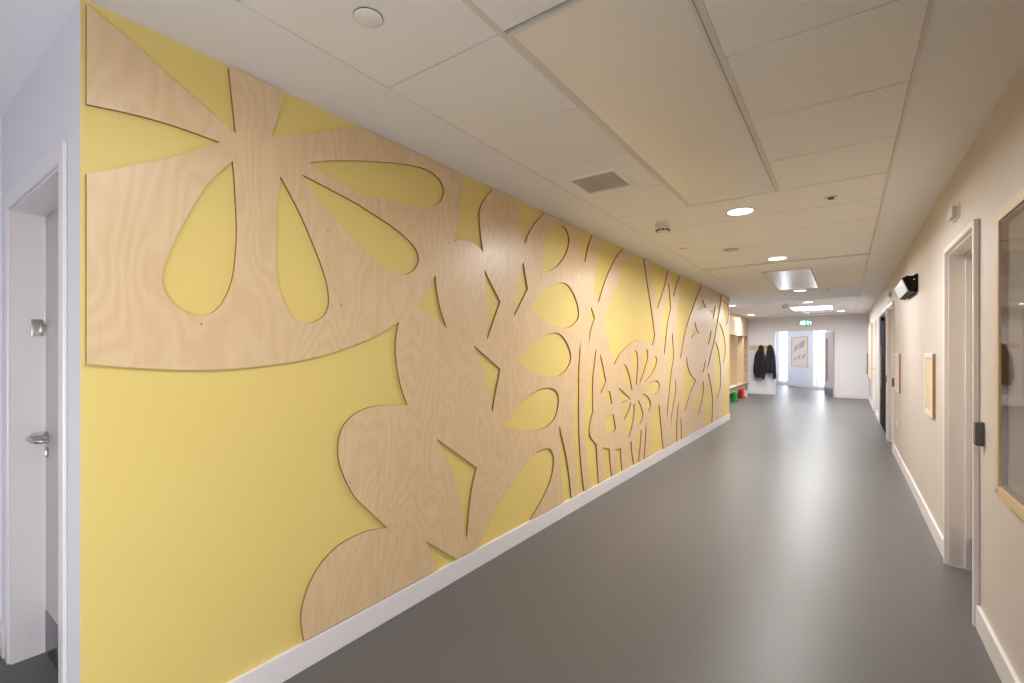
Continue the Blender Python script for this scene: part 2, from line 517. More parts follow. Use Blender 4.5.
# ------------------------------------------------------------------ the plywood mural
CUTS = """
0.421,2.476* 0.468,2.453 0.52,2.427 0.624,2.365 0.761,2.291 0.867,2.236* 0.842,2.476* 0.839,2.658* 0.421,2.604*
0.389,2.149* 0.427,2.159 0.55,2.177 0.665,2.184 0.81,2.18* 0.675,2.083 0.567,2.02 0.476,1.968 0.428,1.943 0.389,1.923*
0.856,2.124* 0.777,2.022 0.711,1.894 0.664,1.782 0.635,1.694 0.626,1.632 0.644,1.577 0.686,1.536 0.74,1.521 0.786,1.535 0.825,1.584 0.856,1.673 0.869,1.792 0.871,1.889 0.866,1.985 0.862,2.062
1.044,2.123* 1.131,1.987 1.212,1.825 1.255,1.718 1.271,1.634 1.263,1.58 1.235,1.54 1.167,1.513 1.103,1.531 1.055,1.599 1.029,1.699 1.023,1.817 1.028,1.977
1.174,2.223* 1.282,2.266 1.436,2.317 1.579,2.358 1.737,2.397 1.876,2.416 1.977,2.399 2.025,2.349 2.015,2.291 1.963,2.236 1.863,2.196 1.737,2.176 1.588,2.165 1.454,2.164 1.323,2.18 1.242,2.196
1.141,2.159* 1.282,2.133 1.409,2.108 1.501,2.083 1.61,2.052 1.715,2.012 1.794,1.964 1.826,1.912 1.818,1.867 1.776,1.823 1.714,1.798 1.64,1.804 1.549,1.835 1.454,1.889 1.365,1.956 1.282,2.021 1.21,2.084
1.005,2.271* 1.063,2.476* 1.085,2.587* 1.468,2.626* 1.421,2.48* 1.275,2.402 1.13,2.329
0.428,1.35* 0.485,1.342 0.591,1.331 0.714,1.322 0.853,1.322 1.012,1.335 1.13,1.349 1.282,1.383 1.454,1.437 1.569,1.486 1.685,1.546* 1.666,1.459 1.663,1.376 1.679,1.276 1.706,1.184 1.744,1.1* 1.608,1.113 1.504,1.112 1.418,1.09 1.357,1.048 1.328,1 1.318,0.943 1.322,0.884 1.341,0.822 1.375,0.748 1.421,0.675 1.507,0.583 1.608,0.477* 1.545,0.491 1.469,0.499 1.379,0.494 1.303,0.475 1.231,0.429 1.178,0.366 1.148,0.295 1.136,0.22 1.149,0.129* 1.158,-0.007* 0.367,0.038* 0.367,1.363*
1.881,0.321* 2.127,0.132 2.31,-0.01* 1.976,-0.007* 1.961,0.136* 1.927,0.224
1.964,0.885* 2.328,0.645* 2.289,0.54 2.267,0.452 2.253,0.371 2.232,0.22* 2.191,0.379 2.145,0.557 2.07,0.712 2.003,0.826
2.336,0.126* 2.408,0.204 2.509,0.299 2.634,0.399 2.775,0.484 2.939,0.578 3.071,0.624 3.223,0.62 3.288,0.565 3.308,0.495 3.262,0.364 3.14,0.244 2.963,0.13* 2.87,0.046* 2.261,0.051*
2.607,0.871* 2.703,0.934 2.813,1.004 2.943,1.062 3.082,1.095 3.214,1.102 3.326,1.078 3.382,1.025 3.382,0.952 3.337,0.86 3.259,0.813 3.14,0.786 2.998,0.786 2.852,0.814 2.715,0.851
2.779,1.33* 2.904,1.404 3.039,1.468 3.183,1.522 3.323,1.543 3.422,1.529 3.525,1.466 3.591,1.381 3.595,1.314 3.537,1.248 3.418,1.194 3.259,1.185 3.11,1.203 2.957,1.242 2.852,1.289
2.946,1.714* 3.068,1.814 3.183,1.886 3.307,1.936 3.418,1.962 3.541,1.956 3.648,1.895 3.721,1.807 3.747,1.722 3.719,1.668 3.633,1.619 3.52,1.589 3.387,1.588 3.259,1.602 3.14,1.633 3.049,1.669
3.132,2.007* 3.14,2.113 3.162,2.194 3.199,2.294 3.275,2.38 3.403,2.435 3.49,2.434 3.55,2.389 3.566,2.333 3.541,2.261 3.473,2.175 3.355,2.086 3.236,2.033
2.863,2.046* 2.923,1.854* 2.743,1.636* 2.764,1.749 2.8,1.909 2.839,2.002
2.403,1.929* 2.582,1.731* 2.437,1.467* 2.443,1.566 2.439,1.67 2.424,1.831
1.956,1.831* 1.968,1.743 1.988,1.665 2.017,1.591 2.051,1.527* 1.976,1.571 1.907,1.603 1.806,1.629* 1.869,1.716 1.93,1.794
2.301,1.427* 2.581,1.269* 2.567,1.223 2.523,1.086 2.491,0.978* 2.457,1.091 2.405,1.224 2.36,1.321 2.326,1.383
2.213,2.579* 2.204,2.478* 2.186,2.37 2.154,2.223 2.11,2.049* 2.18,2.079 2.277,2.083 2.349,2.063 2.393,2.039* 2.368,2.165 2.357,2.269 2.374,2.334 2.426,2.405 2.5,2.481* 2.634,2.607*
2.73,2.573* 2.764,2.475 2.826,2.349 2.865,2.22 2.881,2.175* 2.933,2.264 2.987,2.327 3.085,2.417 3.174,2.484* 3.339,2.602*
3.615,2.612* 3.69,2.49 3.755,2.386 3.812,2.283 3.867,2.195* 3.898,2.271 3.947,2.379 4.023,2.481* 4.183,2.656*
4.275,2.628* 4.224,2.493 4.165,2.368 4.096,2.182 4.046,2.02 4.038,1.981* 4.101,1.898 4.147,1.849* 4.174,1.887 4.275,2.037 4.397,2.184 4.578,2.358 4.765,2.482* 5.076,2.681*
5.2,2.683* 5.015,2.491 4.765,2.268 4.599,2.074 4.468,1.916 4.377,1.823 4.291,1.699* 4.306,1.63 4.365,1.513 4.453,1.364 4.526,1.249* 4.601,1.311 4.711,1.377 4.912,1.456 5.156,1.514 5.336,1.524 5.526,1.506 5.694,1.46* 5.742,1.513 5.79,1.593* 5.734,1.75 5.661,1.914 5.568,2.11 5.498,2.247 5.402,2.484* 5.362,2.633*
5.533,2.665* 5.596,2.487 5.657,2.321 5.745,2.129 5.805,2.034 5.885,1.925* 5.96,2.007 6.059,2.118 6.2,2.277 6.337,2.49* 6.443,2.67*
6.354,2.682* 6.416,2.47 6.456,2.342 6.506,2.23 6.561,2.138* 6.626,2.229 6.76,2.37 6.898,2.494* 7.178,2.746*
6.332,2.331* 6.276,2.179 6.158,1.984 6.068,1.796 6.072,1.602 6.129,1.435 6.17,1.338* 6.208,1.475 6.302,1.747 6.443,1.972* 6.389,2.19
6.506,1.663* 6.461,1.518 6.389,1.302 6.328,1.129 6.311,0.93 6.276,0.693 6.28,0.489* 6.337,0.695 6.403,0.911 6.47,1.098 6.556,1.256 6.584,1.347 6.547,1.506
7.124,2.708* 6.979,2.469 6.868,2.268 6.76,2.064 6.702,1.889 6.721,1.687 6.799,1.482 6.898,1.273* 6.979,1.397 7.072,1.558 7.183,1.704 7.432,1.942 7.768,2.219 8.098,2.482* 8.404,2.755*
8.164,2.258* 8.286,2.192 8.404,2.126* 8.198,2.125 8.033,2.096 7.899,2.047* 8.007,2.13 8.085,2.195
8.619,2.105* 8.92,2.141 9.118,2.232* 9.07,2.105 8.952,1.965* 8.782,2.057
7.707,1.87* 7.793,1.755 7.962,1.683* 7.719,1.675 7.564,1.631 7.454,1.569* 7.559,1.689 7.653,1.773
8.82,1.77* 8.737,1.644 8.589,1.497* 8.489,1.638*
8.474,1.06* 8.633,1.291 8.913,1.577 9.11,1.863 9.274,2.119 9.409,2.409* 9.495,2.681* 10.14,2.718* 9.68,2.492* 9.512,2.226 9.333,1.975 9.241,1.859 9.03,1.576 8.73,1.286
9.77,2.381* 10.08,2.349 10.28,2.269 10.31,2.158 10.23,2.006 10.07,1.906* 9.918,2.005 9.807,2.187
9.434,1.939* 9.707,1.822 9.89,1.671 10,1.469 9.965,1.309 9.807,1.151* 9.698,1.28 9.644,1.589 9.538,1.77
9.11,1.573* 9.324,1.464 9.469,1.283 9.573,1.067 9.564,0.849 9.529,0.7 9.249,0.517* 9.022,0.687 8.967,0.875 8.975,1.056 9.007,1.287
8.568,1.036* 8.752,0.831 8.882,0.623 8.92,0.438 8.859,0.124* 8.805,-0.067* 8.474,-0.054* 8.446,0.15* 8.341,0.354 8.334,0.561 8.404,0.728 8.517,0.915
8.238,0.905* 8.259,0.738 8.144,0.577 7.899,0.364* 7.762,0.496 7.805,0.638 7.968,0.774
7.226,1.322* 7.264,1.217 7.342,1.117 7.483,1.029 7.75,0.935* 7.449,0.762 7.248,0.608 7.114,0.496* 7.041,0.752 7.03,0.917 7.119,1.127 7.188,1.248
8.383,1.256* 8.327,1.146 8.225,1.048* 8.001,1.043* 8.191,1.121
6.65,1.01* 6.688,0.872 6.579,0.674 6.492,0.514 6.434,0.351* 6.456,0.527 6.524,0.691 6.593,0.871
6.799,0.694* 6.764,0.512 6.726,0.343 6.735,0.134* 6.735,-0.024* 6.593,-0.027* 6.593,0.153* 6.603,0.248 6.654,0.409 6.731,0.587
6.933,0.469* 6.948,0.3 6.953,0.136* 6.953,-0.004* 6.813,-0.009* 6.828,0.141* 6.853,0.284
5.956,0.722* 6.003,0.541 6.064,0.323 6.121,0.133* 6.162,-0.081* 5.621,-0.036* 5.643,0.154* 5.639,0.35 5.672,0.565 5.745,0.636 5.862,0.68
4.774,1.254* 4.858,1.228 4.939,1.137 4.989,1.056 5.03,0.954* 4.95,0.989 4.841,1.056 4.765,1.119 4.73,1.198
5.036,1.379 5.094,1.406 5.178,1.372 5.203,1.256 5.178,1.088 5.15,0.999* 5.103,1.068 5.03,1.197 5,1.323
5.416,1.395 5.477,1.418 5.529,1.392 5.526,1.307 5.423,1.176 5.241,1.003* 5.27,1.078 5.319,1.207 5.362,1.328
5.701,1.307 5.775,1.335 5.859,1.305 5.843,1.233 5.679,1.119 5.426,1.021* 5.498,1.106 5.61,1.218
5.436,0.952* 5.643,1.005 5.836,1.025 5.952,0.988 5.967,0.935 5.916,0.886 5.76,0.861 5.586,0.903
5.332,0.905* 5.474,0.872 5.593,0.813 5.639,0.739 5.571,0.669* 5.47,0.716 5.386,0.801 5.342,0.87
5.206,0.838* 5.316,0.75 5.366,0.661 5.329,0.59 5.258,0.549* 5.191,0.615 5.178,0.709 5.184,0.79
5.091,0.812* 5.088,0.691 5.039,0.583 4.994,0.517 4.924,0.451* 4.869,0.512 4.866,0.572 4.933,0.682 5.036,0.777
4.997,0.833* 4.939,0.751 4.787,0.654* 4.752,0.71 4.73,0.766* 4.844,0.795
4.654,1.014* 4.986,0.864* 4.844,0.861 4.73,0.839* 4.705,0.902 4.676,0.963
4.372,0.996* 4.416,0.991* 4.473,0.869* 4.414,0.862 4.329,0.894 4.296,0.942 4.315,0.984
4.516,0.747* 4.57,0.593* 4.504,0.571 4.414,0.579 4.336,0.623 4.308,0.681 4.346,0.73 4.431,0.747
3.776,1.493* 3.771,1.374 3.753,1.218 3.749,0.96 3.749,0.813 3.763,0.574 3.806,0.307 3.851,0.129* 3.873,0.011* 3.736,0.012* 3.728,0.147* 3.69,0.353 3.661,0.599 3.651,0.785 3.67,0.975 3.694,1.182 3.726,1.296 3.753,1.398
4.109,1.418* 4.085,1.331 4.053,1.208 4.033,1.101 4.031,0.935 4.036,0.828* 3.982,0.739 3.957,0.664 3.995,0.584 4.105,0.509* 4.127,0.348 4.158,0.131* 4.167,0.011* 3.976,0.012* 3.968,0.142* 3.914,0.348 3.877,0.554 3.861,0.649 3.867,0.799 3.896,0.982 3.955,1.138 4.01,1.267 4.057,1.357
4.192,1.367* 4.24,1.287 4.329,1.094* 4.203,0.979* 4.183,1.077 4.192,1.245
3.993,1.804* 4.074,1.706* 3.993,1.594 3.959,1.503 3.935,1.451* 3.962,1.597 3.97,1.714
3.395,0.78* 3.442,0.675 3.483,0.581 3.52,0.488 3.577,0.285 3.605,0.131* 3.624,0.007* 3.464,0.001* 3.456,0.127* 3.425,0.407 3.403,0.63
4.249,0.454* 4.411,0.415* 4.426,0.308 4.468,0.131* 4.478,-0.006* 4.327,-0.009* 4.32,0.129* 4.289,0.316
4.57,0.383* 4.702,0.368* 4.711,0.255 4.741,0.119* 4.752,-0.018* 4.63,-0.021* 4.625,0.124* 4.596,0.266
4.895,0.377* 5.003,0.397* 5.021,0.285 5.073,0.136* 5.094,-0.029* 4.956,-0.021* 4.947,0.144* 4.915,0.245
5.319,0.491* 5.3,0.363 5.241,0.14* 5.235,-0.014* 5.181,-0.026* 5.184,0.141* 5.172,0.283 5.2,0.418
5.484,0.557* 5.46,0.338 5.416,0.13* 5.406,-0.027* 5.346,-0.038* 5.356,0.134* 5.386,0.277 5.426,0.447
10.38,2.44* 10.39,2.074 10.21,1.521 10.04,1.024 9.871,0.503 9.689,0.133* 9.582,-0.292* 14.58,-1.059* 14.58,3.37*
"""

MT = 0.012                               # sheet thickness
MY0, MY1, MZ0, MZ1 = 0.4275, YM1 - 0.005, 0.1235, 2.478
SEAMS = [1.547, 2.670, 3.800, 4.93, 6.06, 7.19, 8.32, 9.45]

def parse_cut(line):
    pts = []
    for t in line.split():
        c = t.endswith('*')
        a, b = t.rstrip('*').split(',')
        pts.append((Vector((float(a), float(b))), c))
    return pts

def smooth_loop(pts, sub=6):
    """Catmull-Rom between corner points (marked *), closed"""
    n = len(pts)
    cor = [i for i in range(n) if pts[i][1]]
    P = [p for p, c in pts]
    out = []
    def cr(a, b, c, d, t):
        return 0.5 * ((2 * b) + (c - a) * t + (2 * a - 5 * b + 4 * c - d) * t * t + (3 * b - a - 3 * c + d) * t ** 3)
    for i in range(n):
        b, c = P[i], P[(i + 1) % n]
        a = P[(i - 1) % n] if not pts[i][1] else b + (b - c) * 0.35
        d = P[(i + 2) % n] if not pts[(i + 1) % n][1] else c + (c - b) * 0.35
        if pts[i][1] and pts[(i + 1) % n][1]:
            out.append(b)
            continue
        m = sub if (c - b).length > 0.02 else 3
        for k in range(m):
            out.append(cr(a, b, c, d, k / m))
    return out

def inside(p, loop):
    r = False
    j = len(loop) - 1
    for i in range(len(loop)):
        a, b = loop[i], loop[j]
        if (a.y > p.y) != (b.y > p.y) and p.x < (b.x - a.x) * (p.y - a.y) / (b.y - a.y) + a.x:
            r = not r
        j = i
    return r

loops = [smooth_loop(parse_cut(l)) for l in CUTS.strip().split('\n')]
rect = [Vector((MY0, MZ0)), Vector((MY1, MZ0)), Vector((MY1, MZ1)), Vector((MY0, MZ1))]
vs, es = [], []
for lp in loops + [rect]:
    o = len(vs)
    vs += lp
    es += [(o + i, o + (i + 1) % len(lp)) for i in range(len(lp))]
for sy in SEAMS:
    o = len(vs)
    vs += [Vector((sy, MZ0 - 0.05)), Vector((sy, MZ1 + 0.05))]
    es.append((o, o + 1))
rv, re_, rf, *_ = geometry.delaunay_2d_cdt(vs, es, [], 0, 1e-5)
boxes_ = [(min(p.x for p in lp), max(p.x for p in lp), min(p.y for p in lp), max(p.y for p in lp)) for lp in loops]
keep = []
for f in rf:
    c = (rv[f[0]] + rv[f[1]] + rv[f[2]]) / 3
    if not (MY0 < c.x < MY1 and MZ0 < c.y < MZ1):
        continue
    ok = True
    for lp, b in zip(loops, boxes_):
        if b[0] <= c.x <= b[1] and b[2] <= c.y <= b[3] and inside(c, lp):
            ok = False
            break
    if ok:
        keep.append((f, sum(1 for s_ in SEAMS if c.x > s_)))
mural = thing('plywood_mural', 'large birch plywood mural of cut-out flowers and stems mounted on the yellow wall', 'mural', (XL, MY0, 0.12))
for sh in range(len(SEAMS) + 1):
    fs = [f for f, s_ in keep if s_ == sh]
    if not fs:
        continue
    bm = NB()
    vm = {}
    def V(i, x):
        if (i, x) not in vm:
            p = rv[i]
            yv = p.x
            for sv in SEAMS:             # sheets meet with a hairline gap
                if abs(yv - sv) < 1e-5:
                    yv += 0.0004 if sv == (SEAMS[sh - 1] if sh > 0 else None) else -0.0004
            vm[(i, x)] = bm.verts.new((XL + x, yv, p.y))
        return vm[(i, x)]
    cnt = {}
    for f in fs:
        for i in range(3):
            e = (f[i], f[(i + 1) % 3])
            k = (min(e), max(e))
            cnt.setdefault(k, []).append(e)
    front, side = [], []
    for f in fs:
        try:
            front.append(bm.faces.new([V(i, MT) for i in f]))
        except ValueError:
            pass
    for k, l in cnt.items():
        if len(l) == 1:
            a, b = l[0]
            fc = bm.faces.new((V(b, MT), V(a, MT), V(a, 0.0), V(b, 0.0)))
            fc.material_index = 1
    obj('plywood_sheet', bm, [M['ply'], M['plyedge']], mural)

# ------------------------------------------------------------------ doors
def door_recess():
    d = setting('door_1', (DX1, YM0, 0))
    bm = NB()
    t = 0.032
    y0, y1 = YM0 - 0.002, YM0 + WT + 0.002
    box(bm, DX0 - 0.0, DX0 + t * 0.3, y0, y1, 0, DZ)
    box(bm, DX1 - t * 0.3, DX1, y0, y1, 0, DZ)
    box(bm, DX0, DX1, y0, y1, DZ - t * 0.3, DZ)
    box(bm, DX0, DX1, y1 - 0.004, y1 + 0.05, DZ - 0.03, DZ + 0.05)
    obj('frame', bm, M['trim'], d)
    bm = NB()
    w_, p_ = 0.06, 0.013
    box(bm, DX0 - w_, DX0, YM0 - p_, YM0, 0, DZ + w_, bev=0.005)
    box(bm, DX1, DX1 + w_, YM0 - p_, YM0, 0, DZ + w_, bev=0.005)
    box(bm, DX0, DX1, YM0 - p_, YM0, DZ, DZ + w_, bev=0.005)
    obj('architrave', bm, M['trim'], d)
    yl = YM0 + WT - 0.012
    lf = obj('door_leaf', B(DX0 + 0.014, DX1 - 0.014, yl, yl + 0.044, 0.006, DZ - 0.014, bev=0.002), M['doorb'], d)
    obj('kick_plate', B(DX0 + 0.02, DX1 - 0.02, yl - 0.0022, yl - 0.0002, 0.012, 0.20), M['kick'], lf)
    h = NB()
    hx, hz = DX0 + 0.055, 0.998
    lathe(h, [(0.001, 0), (0.026, 0), (0.026, -0.008), (0.001, -0.008)], (hx, yl, hz), 28, axis='Y')
    pts = [(hx, yl - 0.005, hz), (hx, yl - 0.05, hz)]
    for k in range(1, 10):
        a = k / 9 * PI / 2
        pts.append((hx + 0.014 * (1 - math.cos(a)), yl - 0.05 - 0.014 * math.sin(a), hz))
    pts += [(hx + 0.10, yl - 0.064, hz), (hx + 0.114, yl - 0.061, hz), (hx + 0.124, yl - 0.052, hz), (hx + 0.128, yl - 0.04, hz), (hx + 0.128, yl - 0.018, hz)]
    tube(h, pts, 0.0095, 14)
    lathe(h, [(0.001, 0), (0.024, 0), (0.024, -0.007), (0.001, -0.007)], (hx, yl, hz - 0.07), 28, axis='Y')
    box(h, hx - 0.003, hx + 0.003, yl - 0.012, yl - 0.006, hz - 0.079, hz - 0.061)
    obj('lever_handle', h, M['chrome'], lf, smooth=True)
    k = NB()
    xk = DX0 + 0.0096
    box(k, xk, xk + 0.004, yl - 0.046, yl - 0.006, 1.46, 1.535, bev=0.002)
    box(k, xk + 0.004, xk + 0.018, yl - 0.02, yl - 0.004, 1.475, 1.515, bev=0.003)
    for zz in (1.467, 1.528):
        lathe(k, [(0.0005, 0.002), (0.003, 0.002), (0.003, 0), (0.0005, 0)], (xk + 0.004, yl - 0.034, zz), 12, axis='X')
    obj('latch_keep', k, M['steel'], d, smooth=True)
door_recess()

def door_right(n, y0, y1, zt, leaf=None, depth=0.075, handle=None, kick=True, sign=False):
    """door set deep in the cream wall; leaf lies at x = XR + depth"""
    d = setting('door_%d' % n, (XR, (y0 + y1) / 2, 0))
    bm = NB()
    t = 0.012
    box(bm, XR - 0.003, XR + WT + 0.02, y0, y0 + t, 0, zt)
    box(bm, XR - 0.003, XR + WT + 0.02, y1 - t, y1, 0, zt)
    box(bm, XR - 0.003, XR + WT + 0.02, y0, y1, zt - t, zt)
    if depth > 0.04:                                                                        # stops
        box(bm, XR + depth - 0.03, XR + depth - 0.004, y0 + t, y0 + t + 0.014, 0, zt - t)
        box(bm, XR + depth - 0.03, XR + depth - 0.004, y1 - t - 0.014, y1 - t, 0, zt - t)
        box(bm, XR + depth - 0.03, XR + depth - 0.004, y0 + t, y1 - t, zt - t - 0.014, zt - t)
    obj('frame', bm, M['trim'], d)
    bm = NB()
    w_, p_ = 0.032, 0.024
    box(bm, XR - p_, XR, y0 - w_, y0, 0, zt + w_, bev=0.005)
    box(bm, XR - p_, XR, y1, y1 + w_, 0, zt + w_, bev=0.005)
    box(bm, XR - p_, XR, y0, y1, zt, zt + w_, bev=0.005)
    obj('architrave', bm, M['trim'], d)
    x0 = XR + depth
    lf = obj('door_leaf', B(x0, x0 + 0.044, y0 + t + 0.004, y1 - t - 0.004, 0.006, zt - t - 0.004, bev=0.002), leaf or M['door'], d)
    if kick:
        obj('kick_plate', B(x0 - 0.002, x0 - 0.0002, y0 + t + 0.012, y1 - t - 0.012, 0.012, 0.20), M['kick'], lf)
    if sign:
        bm = NB()
        lathe(bm, [(0.001, -0.002), (0.03, -0.002), (0.03, 0), (0.001, 0)], (x0, y1 - 0.10, zt - 0.12), 32, axis='X')
        obj('door_disc', bm, M['greypl'], lf, label='small round grey disc near the top of the leaf')
    if handle is not None:
        h = NB()
        s_ = 1 if handle < (y0 + y1) / 2 else -1
        lathe(h, [(0.001, 0), (0.026, 0), (0.026, -0.008), (0.001, -0.008)], (x0, handle, 1.0), 20, axis='X')
        tube(h, [(x0 - 0.004, handle, 1.0), (x0 - 0.055, handle, 1.0), (x0 - 0.06, handle + s_ * 0.02, 1.0), (x0 - 0.06, handle + s_ * 0.12, 1.0)], 0.0095, 10)
        lathe(h, [(0.001, 0), (0.024, 0), (0.024, -0.007), (0.001, -0.007)], (x0, handle, 0.92), 20, axis='X')
        obj('lever_handle', h, M['chrome'], lf, smooth=True)
    return d, lf
door_right(2, *OPEN[0], sign=True, depth=0.105)
door_right(3, *OPEN[1], depth=0.09, handle=8.50)
# the black glazed door further along
a, b, z = OPEN[2]
d, lf = door_right(4, a, b, z, leaf=M['blackgl'], depth=0.002, kick=False)
bm = NB()
ym = 10.55
for q0, q1 in ((a + 0.016, a + 0.10), (b - 0.10, b - 0.016), (ym - 0.02, ym + 0.02)):
    box(bm, XR - 0.004, XR + 0.003, q0, q1, 0.01, z - 0.02)
obj('stile', bm, M['black'], lf)
bm = NB()
tube(bm, [(XR - 0.035, ym - 0.06, 0.75), (XR - 0.035, ym - 0.06, 1.5)], 0.011, 10)
for zz in (0.82, 1.43):
    tube(bm, [(XR - 0.035, ym - 0.06, zz), (XR + 0.003, ym - 0.06, zz)], 0.008, 8)
obj('pull_handle', bm, M['chrome'], lf, smooth=True)
bm = NB()
box(bm, XR - 0.05, XR + 0.001, 10.35, 10.65, z - 0.125, z - 0.06, bev=0.004)
obj('door_closer', bm, M['black'], lf)
door_right(5, *OPEN[3], leaf=M['trim'], depth=0.012, handle=13.85, kick=False)

# double door opening at the far end: lining, architrave and the leaf standing open
d = setting('door_6', (EX1, YE, 0))
bm = NB()
t = 0.03
for (p, q, r, s_) in ((EX0, EX0 + t, 0, EZ), (EX1 - t, EX1, 0, EZ), (EX0, EX1, EZ - t, EZ)):
    box(bm, p, q, YE - 0.004, YE + WT + 0.004, r, s_)
obj('frame', bm, M['trim'], d)
bm = NB()
box(bm, EX1, EX1 + 0.085, YE - 0.02, YE, 0, EZ + 0.085, bev=0.005)
box(bm, EX0 - 0.03, EX1, YE - 0.02, YE, EZ, EZ + 0.085, bev=0.005)
box(bm, EX0 - 0.03, EX0, YE - 0.02, YE, 0, EZ, bev=0.005)
obj('architrave', bm, M['trim'], d)
# leaf swung into the lobby about its hinge
hx, hy = EX1 - t, YE + WT
ang = math.radians(105)
ux, uy = math.cos(ang), math.sin(ang)

def leafbox(bm, u0, u1, n0, n1, z0, z1, mi=0):
    vs = [bm.verts.new((hx + ux * u - uy * n, hy + uy * u + ux * n, zz)) for u in (u0, u1) for n in (n0, n1) for zz in (z0, z1)]
    for q in [(0, 1, 3, 2), (4, 6, 7, 5), (0, 4, 5, 1), (2, 3, 7, 6), (0, 2, 6, 4), (1, 5, 7, 3)]:
        bm.faces.new([vs[i] for i in q]).material_index = mi
bm = NB()
leafbox(bm, 0.0, 0.58, 0, 0.044, 0.006, 2.02)
leafbox(bm, 0.72, 0.98, 0, 0.044, 0.006, 2.02)
leafbox(bm, 0.58, 0.72, 0, 0.044, 0.006, 0.45)
leafbox(bm, 0.58, 0.72, 0, 0.044, 1.80, 2.02)
lf = obj('door_leaf', bm, M['doorb'], d)
bm = NB()
leafbox(bm, 0.58, 0.60, -0.006, 0.05, 0.45, 1.80)
leafbox(bm, 0.70, 0.72, -0.006, 0.05, 0.45, 1.80)
leafbox(bm, 0.58, 0.72, -0.006, 0.05, 0.45, 0.47)
leafbox(bm, 0.58, 0.72, -0.006, 0.05, 1.78, 1.80)
obj('vision_panel_bead', bm, M['brownwood'], lf)
bm = NB()
leafbox(bm, 0.60, 0.70, 0.018, 0.026, 0.47, 1.78)
obj('pane', bm, M['glass'], lf)
bm = NB()
leafbox(bm, 0.02, 0.96, 0.0443, 0.0463, 0.012, 0.24)
obj('kick_plate', bm, M['kick'], lf)

# ------------------------------------------------------------------ ceiling fittings
G = 'radiant heating panels in the ceiling'
def radiant(x0, x1, y0, y1, label, drop=0.006):
    t = thing('radiant_panel', label, 'ceiling panel', ((x0 + x1) / 2, (y0 + y1) / 2, H), G)
    obj('panel_face', B(x0 + 0.012, x1 - 0.012, y0 + 0.012, y1 - 0.012, H - drop, H + 0.02, bev=0.002), M['panel'], t)
    bm = NB()
    for q in ((x0, x1, y0, y0 + 0.012), (x0, x1, y1 - 0.012, y1), (x0, x0 + 0.012, y0 + 0.012, y1 - 0.012), (x1 - 0.012, x1, y0 + 0.012, y1 - 0.012)):
        box(bm, *q, H - drop - 0.001, H + 0.02)
    obj('frame', bm, M['grid'], t)
    return t
radiant(-0.958, -0.392, 1.325, 3.682, 'long flat white ceiling panel with no fittings, in the tiles ahead of the camera', 0.001)
radiant(PX0, PX1, PY0, PY1, 'shiny white ceiling panel between the second and third downlights')
radiant(-0.96, -0.30, 14.95, 16.30, 'bluish ceiling panel just before the exit sign, beyond the bright panel light')

pl = thing('panel_light', 'bright rectangular light panel flush in the ceiling near the exit sign', 'ceiling light', (-0.69, 14.05, H))
bm = NB()
for q in ((-1.16, -0.22, 13.42, 13.46), (-1.16, -0.22, 14.66, 14.70), (-1.16, -1.12, 13.46, 14.66), (-0.26, -0.22, 13.46, 14.66)):
    box(bm, *q, H - 0.012, H + 0.01)
obj('frame', bm, M['whitepl'], pl)
obj('diffuser', B(-1.12, -0.26, 13.46, 14.66, H - 0.008, H + 0.008), M['ledpanel'], pl)

def downlight(x, y, label, first=[None]):
    g = 'recessed ceiling downlights'
    if first[0] is None:
        t = thing('downlight', label, 'ceiling light', (x, y, H), g)
        bm = NB()
        lathe(bm, [(0.090, -0.001), (0.108, -0.001), (0.108, -0.006), (0.100, -0.009), (0.090, -0.006)], (x, y, H), 40)
        obj('bezel', bm, M['whitepl'], t, smooth=True)
        bm = NB()
        lathe(bm, [(0.001, -0.001), (0.0915, -0.001), (0.0915, -0.005), (0.001, -0.0062)], (x, y, H), 40)
        obj('lens', bm, M['lens'], t, smooth=True)
        first[0] = t
        return t
    return dup(first[0], (x, y, H), label, g)
DL = [(-0.672, 4.04, 'nearest lit round downlight, just past the long ceiling panel'),
      (-0.655, 6.33, 'second lit downlight along the corridor, just before the raised ceiling trim'),
      (-0.668, 9.92, 'third lit downlight, just past the shiny ceiling panel'),
      (-0.678, 12.32, 'fourth lit downlight, just before the bright rectangular light panel'),
      (-0.097, 15.57, 'lit downlight nearest the right wall, by the end wall'),
      (-2.30, 15.58, 'lit downlight over the wooden lockers'),
      (-2.23, 12.20, 'small lit downlight seen just past the far end of the yellow wall'),
      (-0.672, 0.75, None), (-0.672, -1.7, None)]  # these two are out of view, added to light the near end
for x, y, l in DL:
    downlight(x, y, l or 'unseen round downlight added overhead near the camera for more light')

def area(name, loc, size, power, col, rot=(0, 0, 0), shape='DISK', sy=None, spread=None):
    L = bpy.data.lights.new(name, 'AREA')
    L.shape = shape
    L.size = size
    if sy:
        L.size_y = sy
    L.energy = power
    L.color = col
    L.spread = math.radians(spread or 180)
    o = bpy.data.objects.new(name, L)
    COL.objects.link(o)
    o.location = loc
    o.rotation_euler = rot
    return o
WARM = (1.0, 0.985, 0.955)
POW = [42, 42, 40, 36, 20, 22, 24, 11, 32]
for (x, y, l), pw in zip(DL, POW):
    area('downlight_lamp', (x, y, H - 0.014), 0.17, pw, WARM, spread=170)
area('added_lobby_lamp', (-1.3, 19.2, H - 0.016), 0.6, 16, (0.90, 0.95, 1.0), shape='RECTANGLE', sy=0.6)  # added lamp and its panel, hidden by the door header, brighten the lobby
bm = NB()
box(bm, -1.62, -0.98, 18.88, 19.52, H - 0.012, H + 0.01, bev=0.003)
tag(obj('panel_light', bm, M['ledpanel']), 'unseen square light panel added in the lobby ceiling to brighten the lobby', 'ceiling light')
area('panel_light_lamp', (-0.69, 14.06, H - 0.016), 0.84, 45, (0.93, 0.96, 1.0), shape='RECTANGLE', sy=1.18)

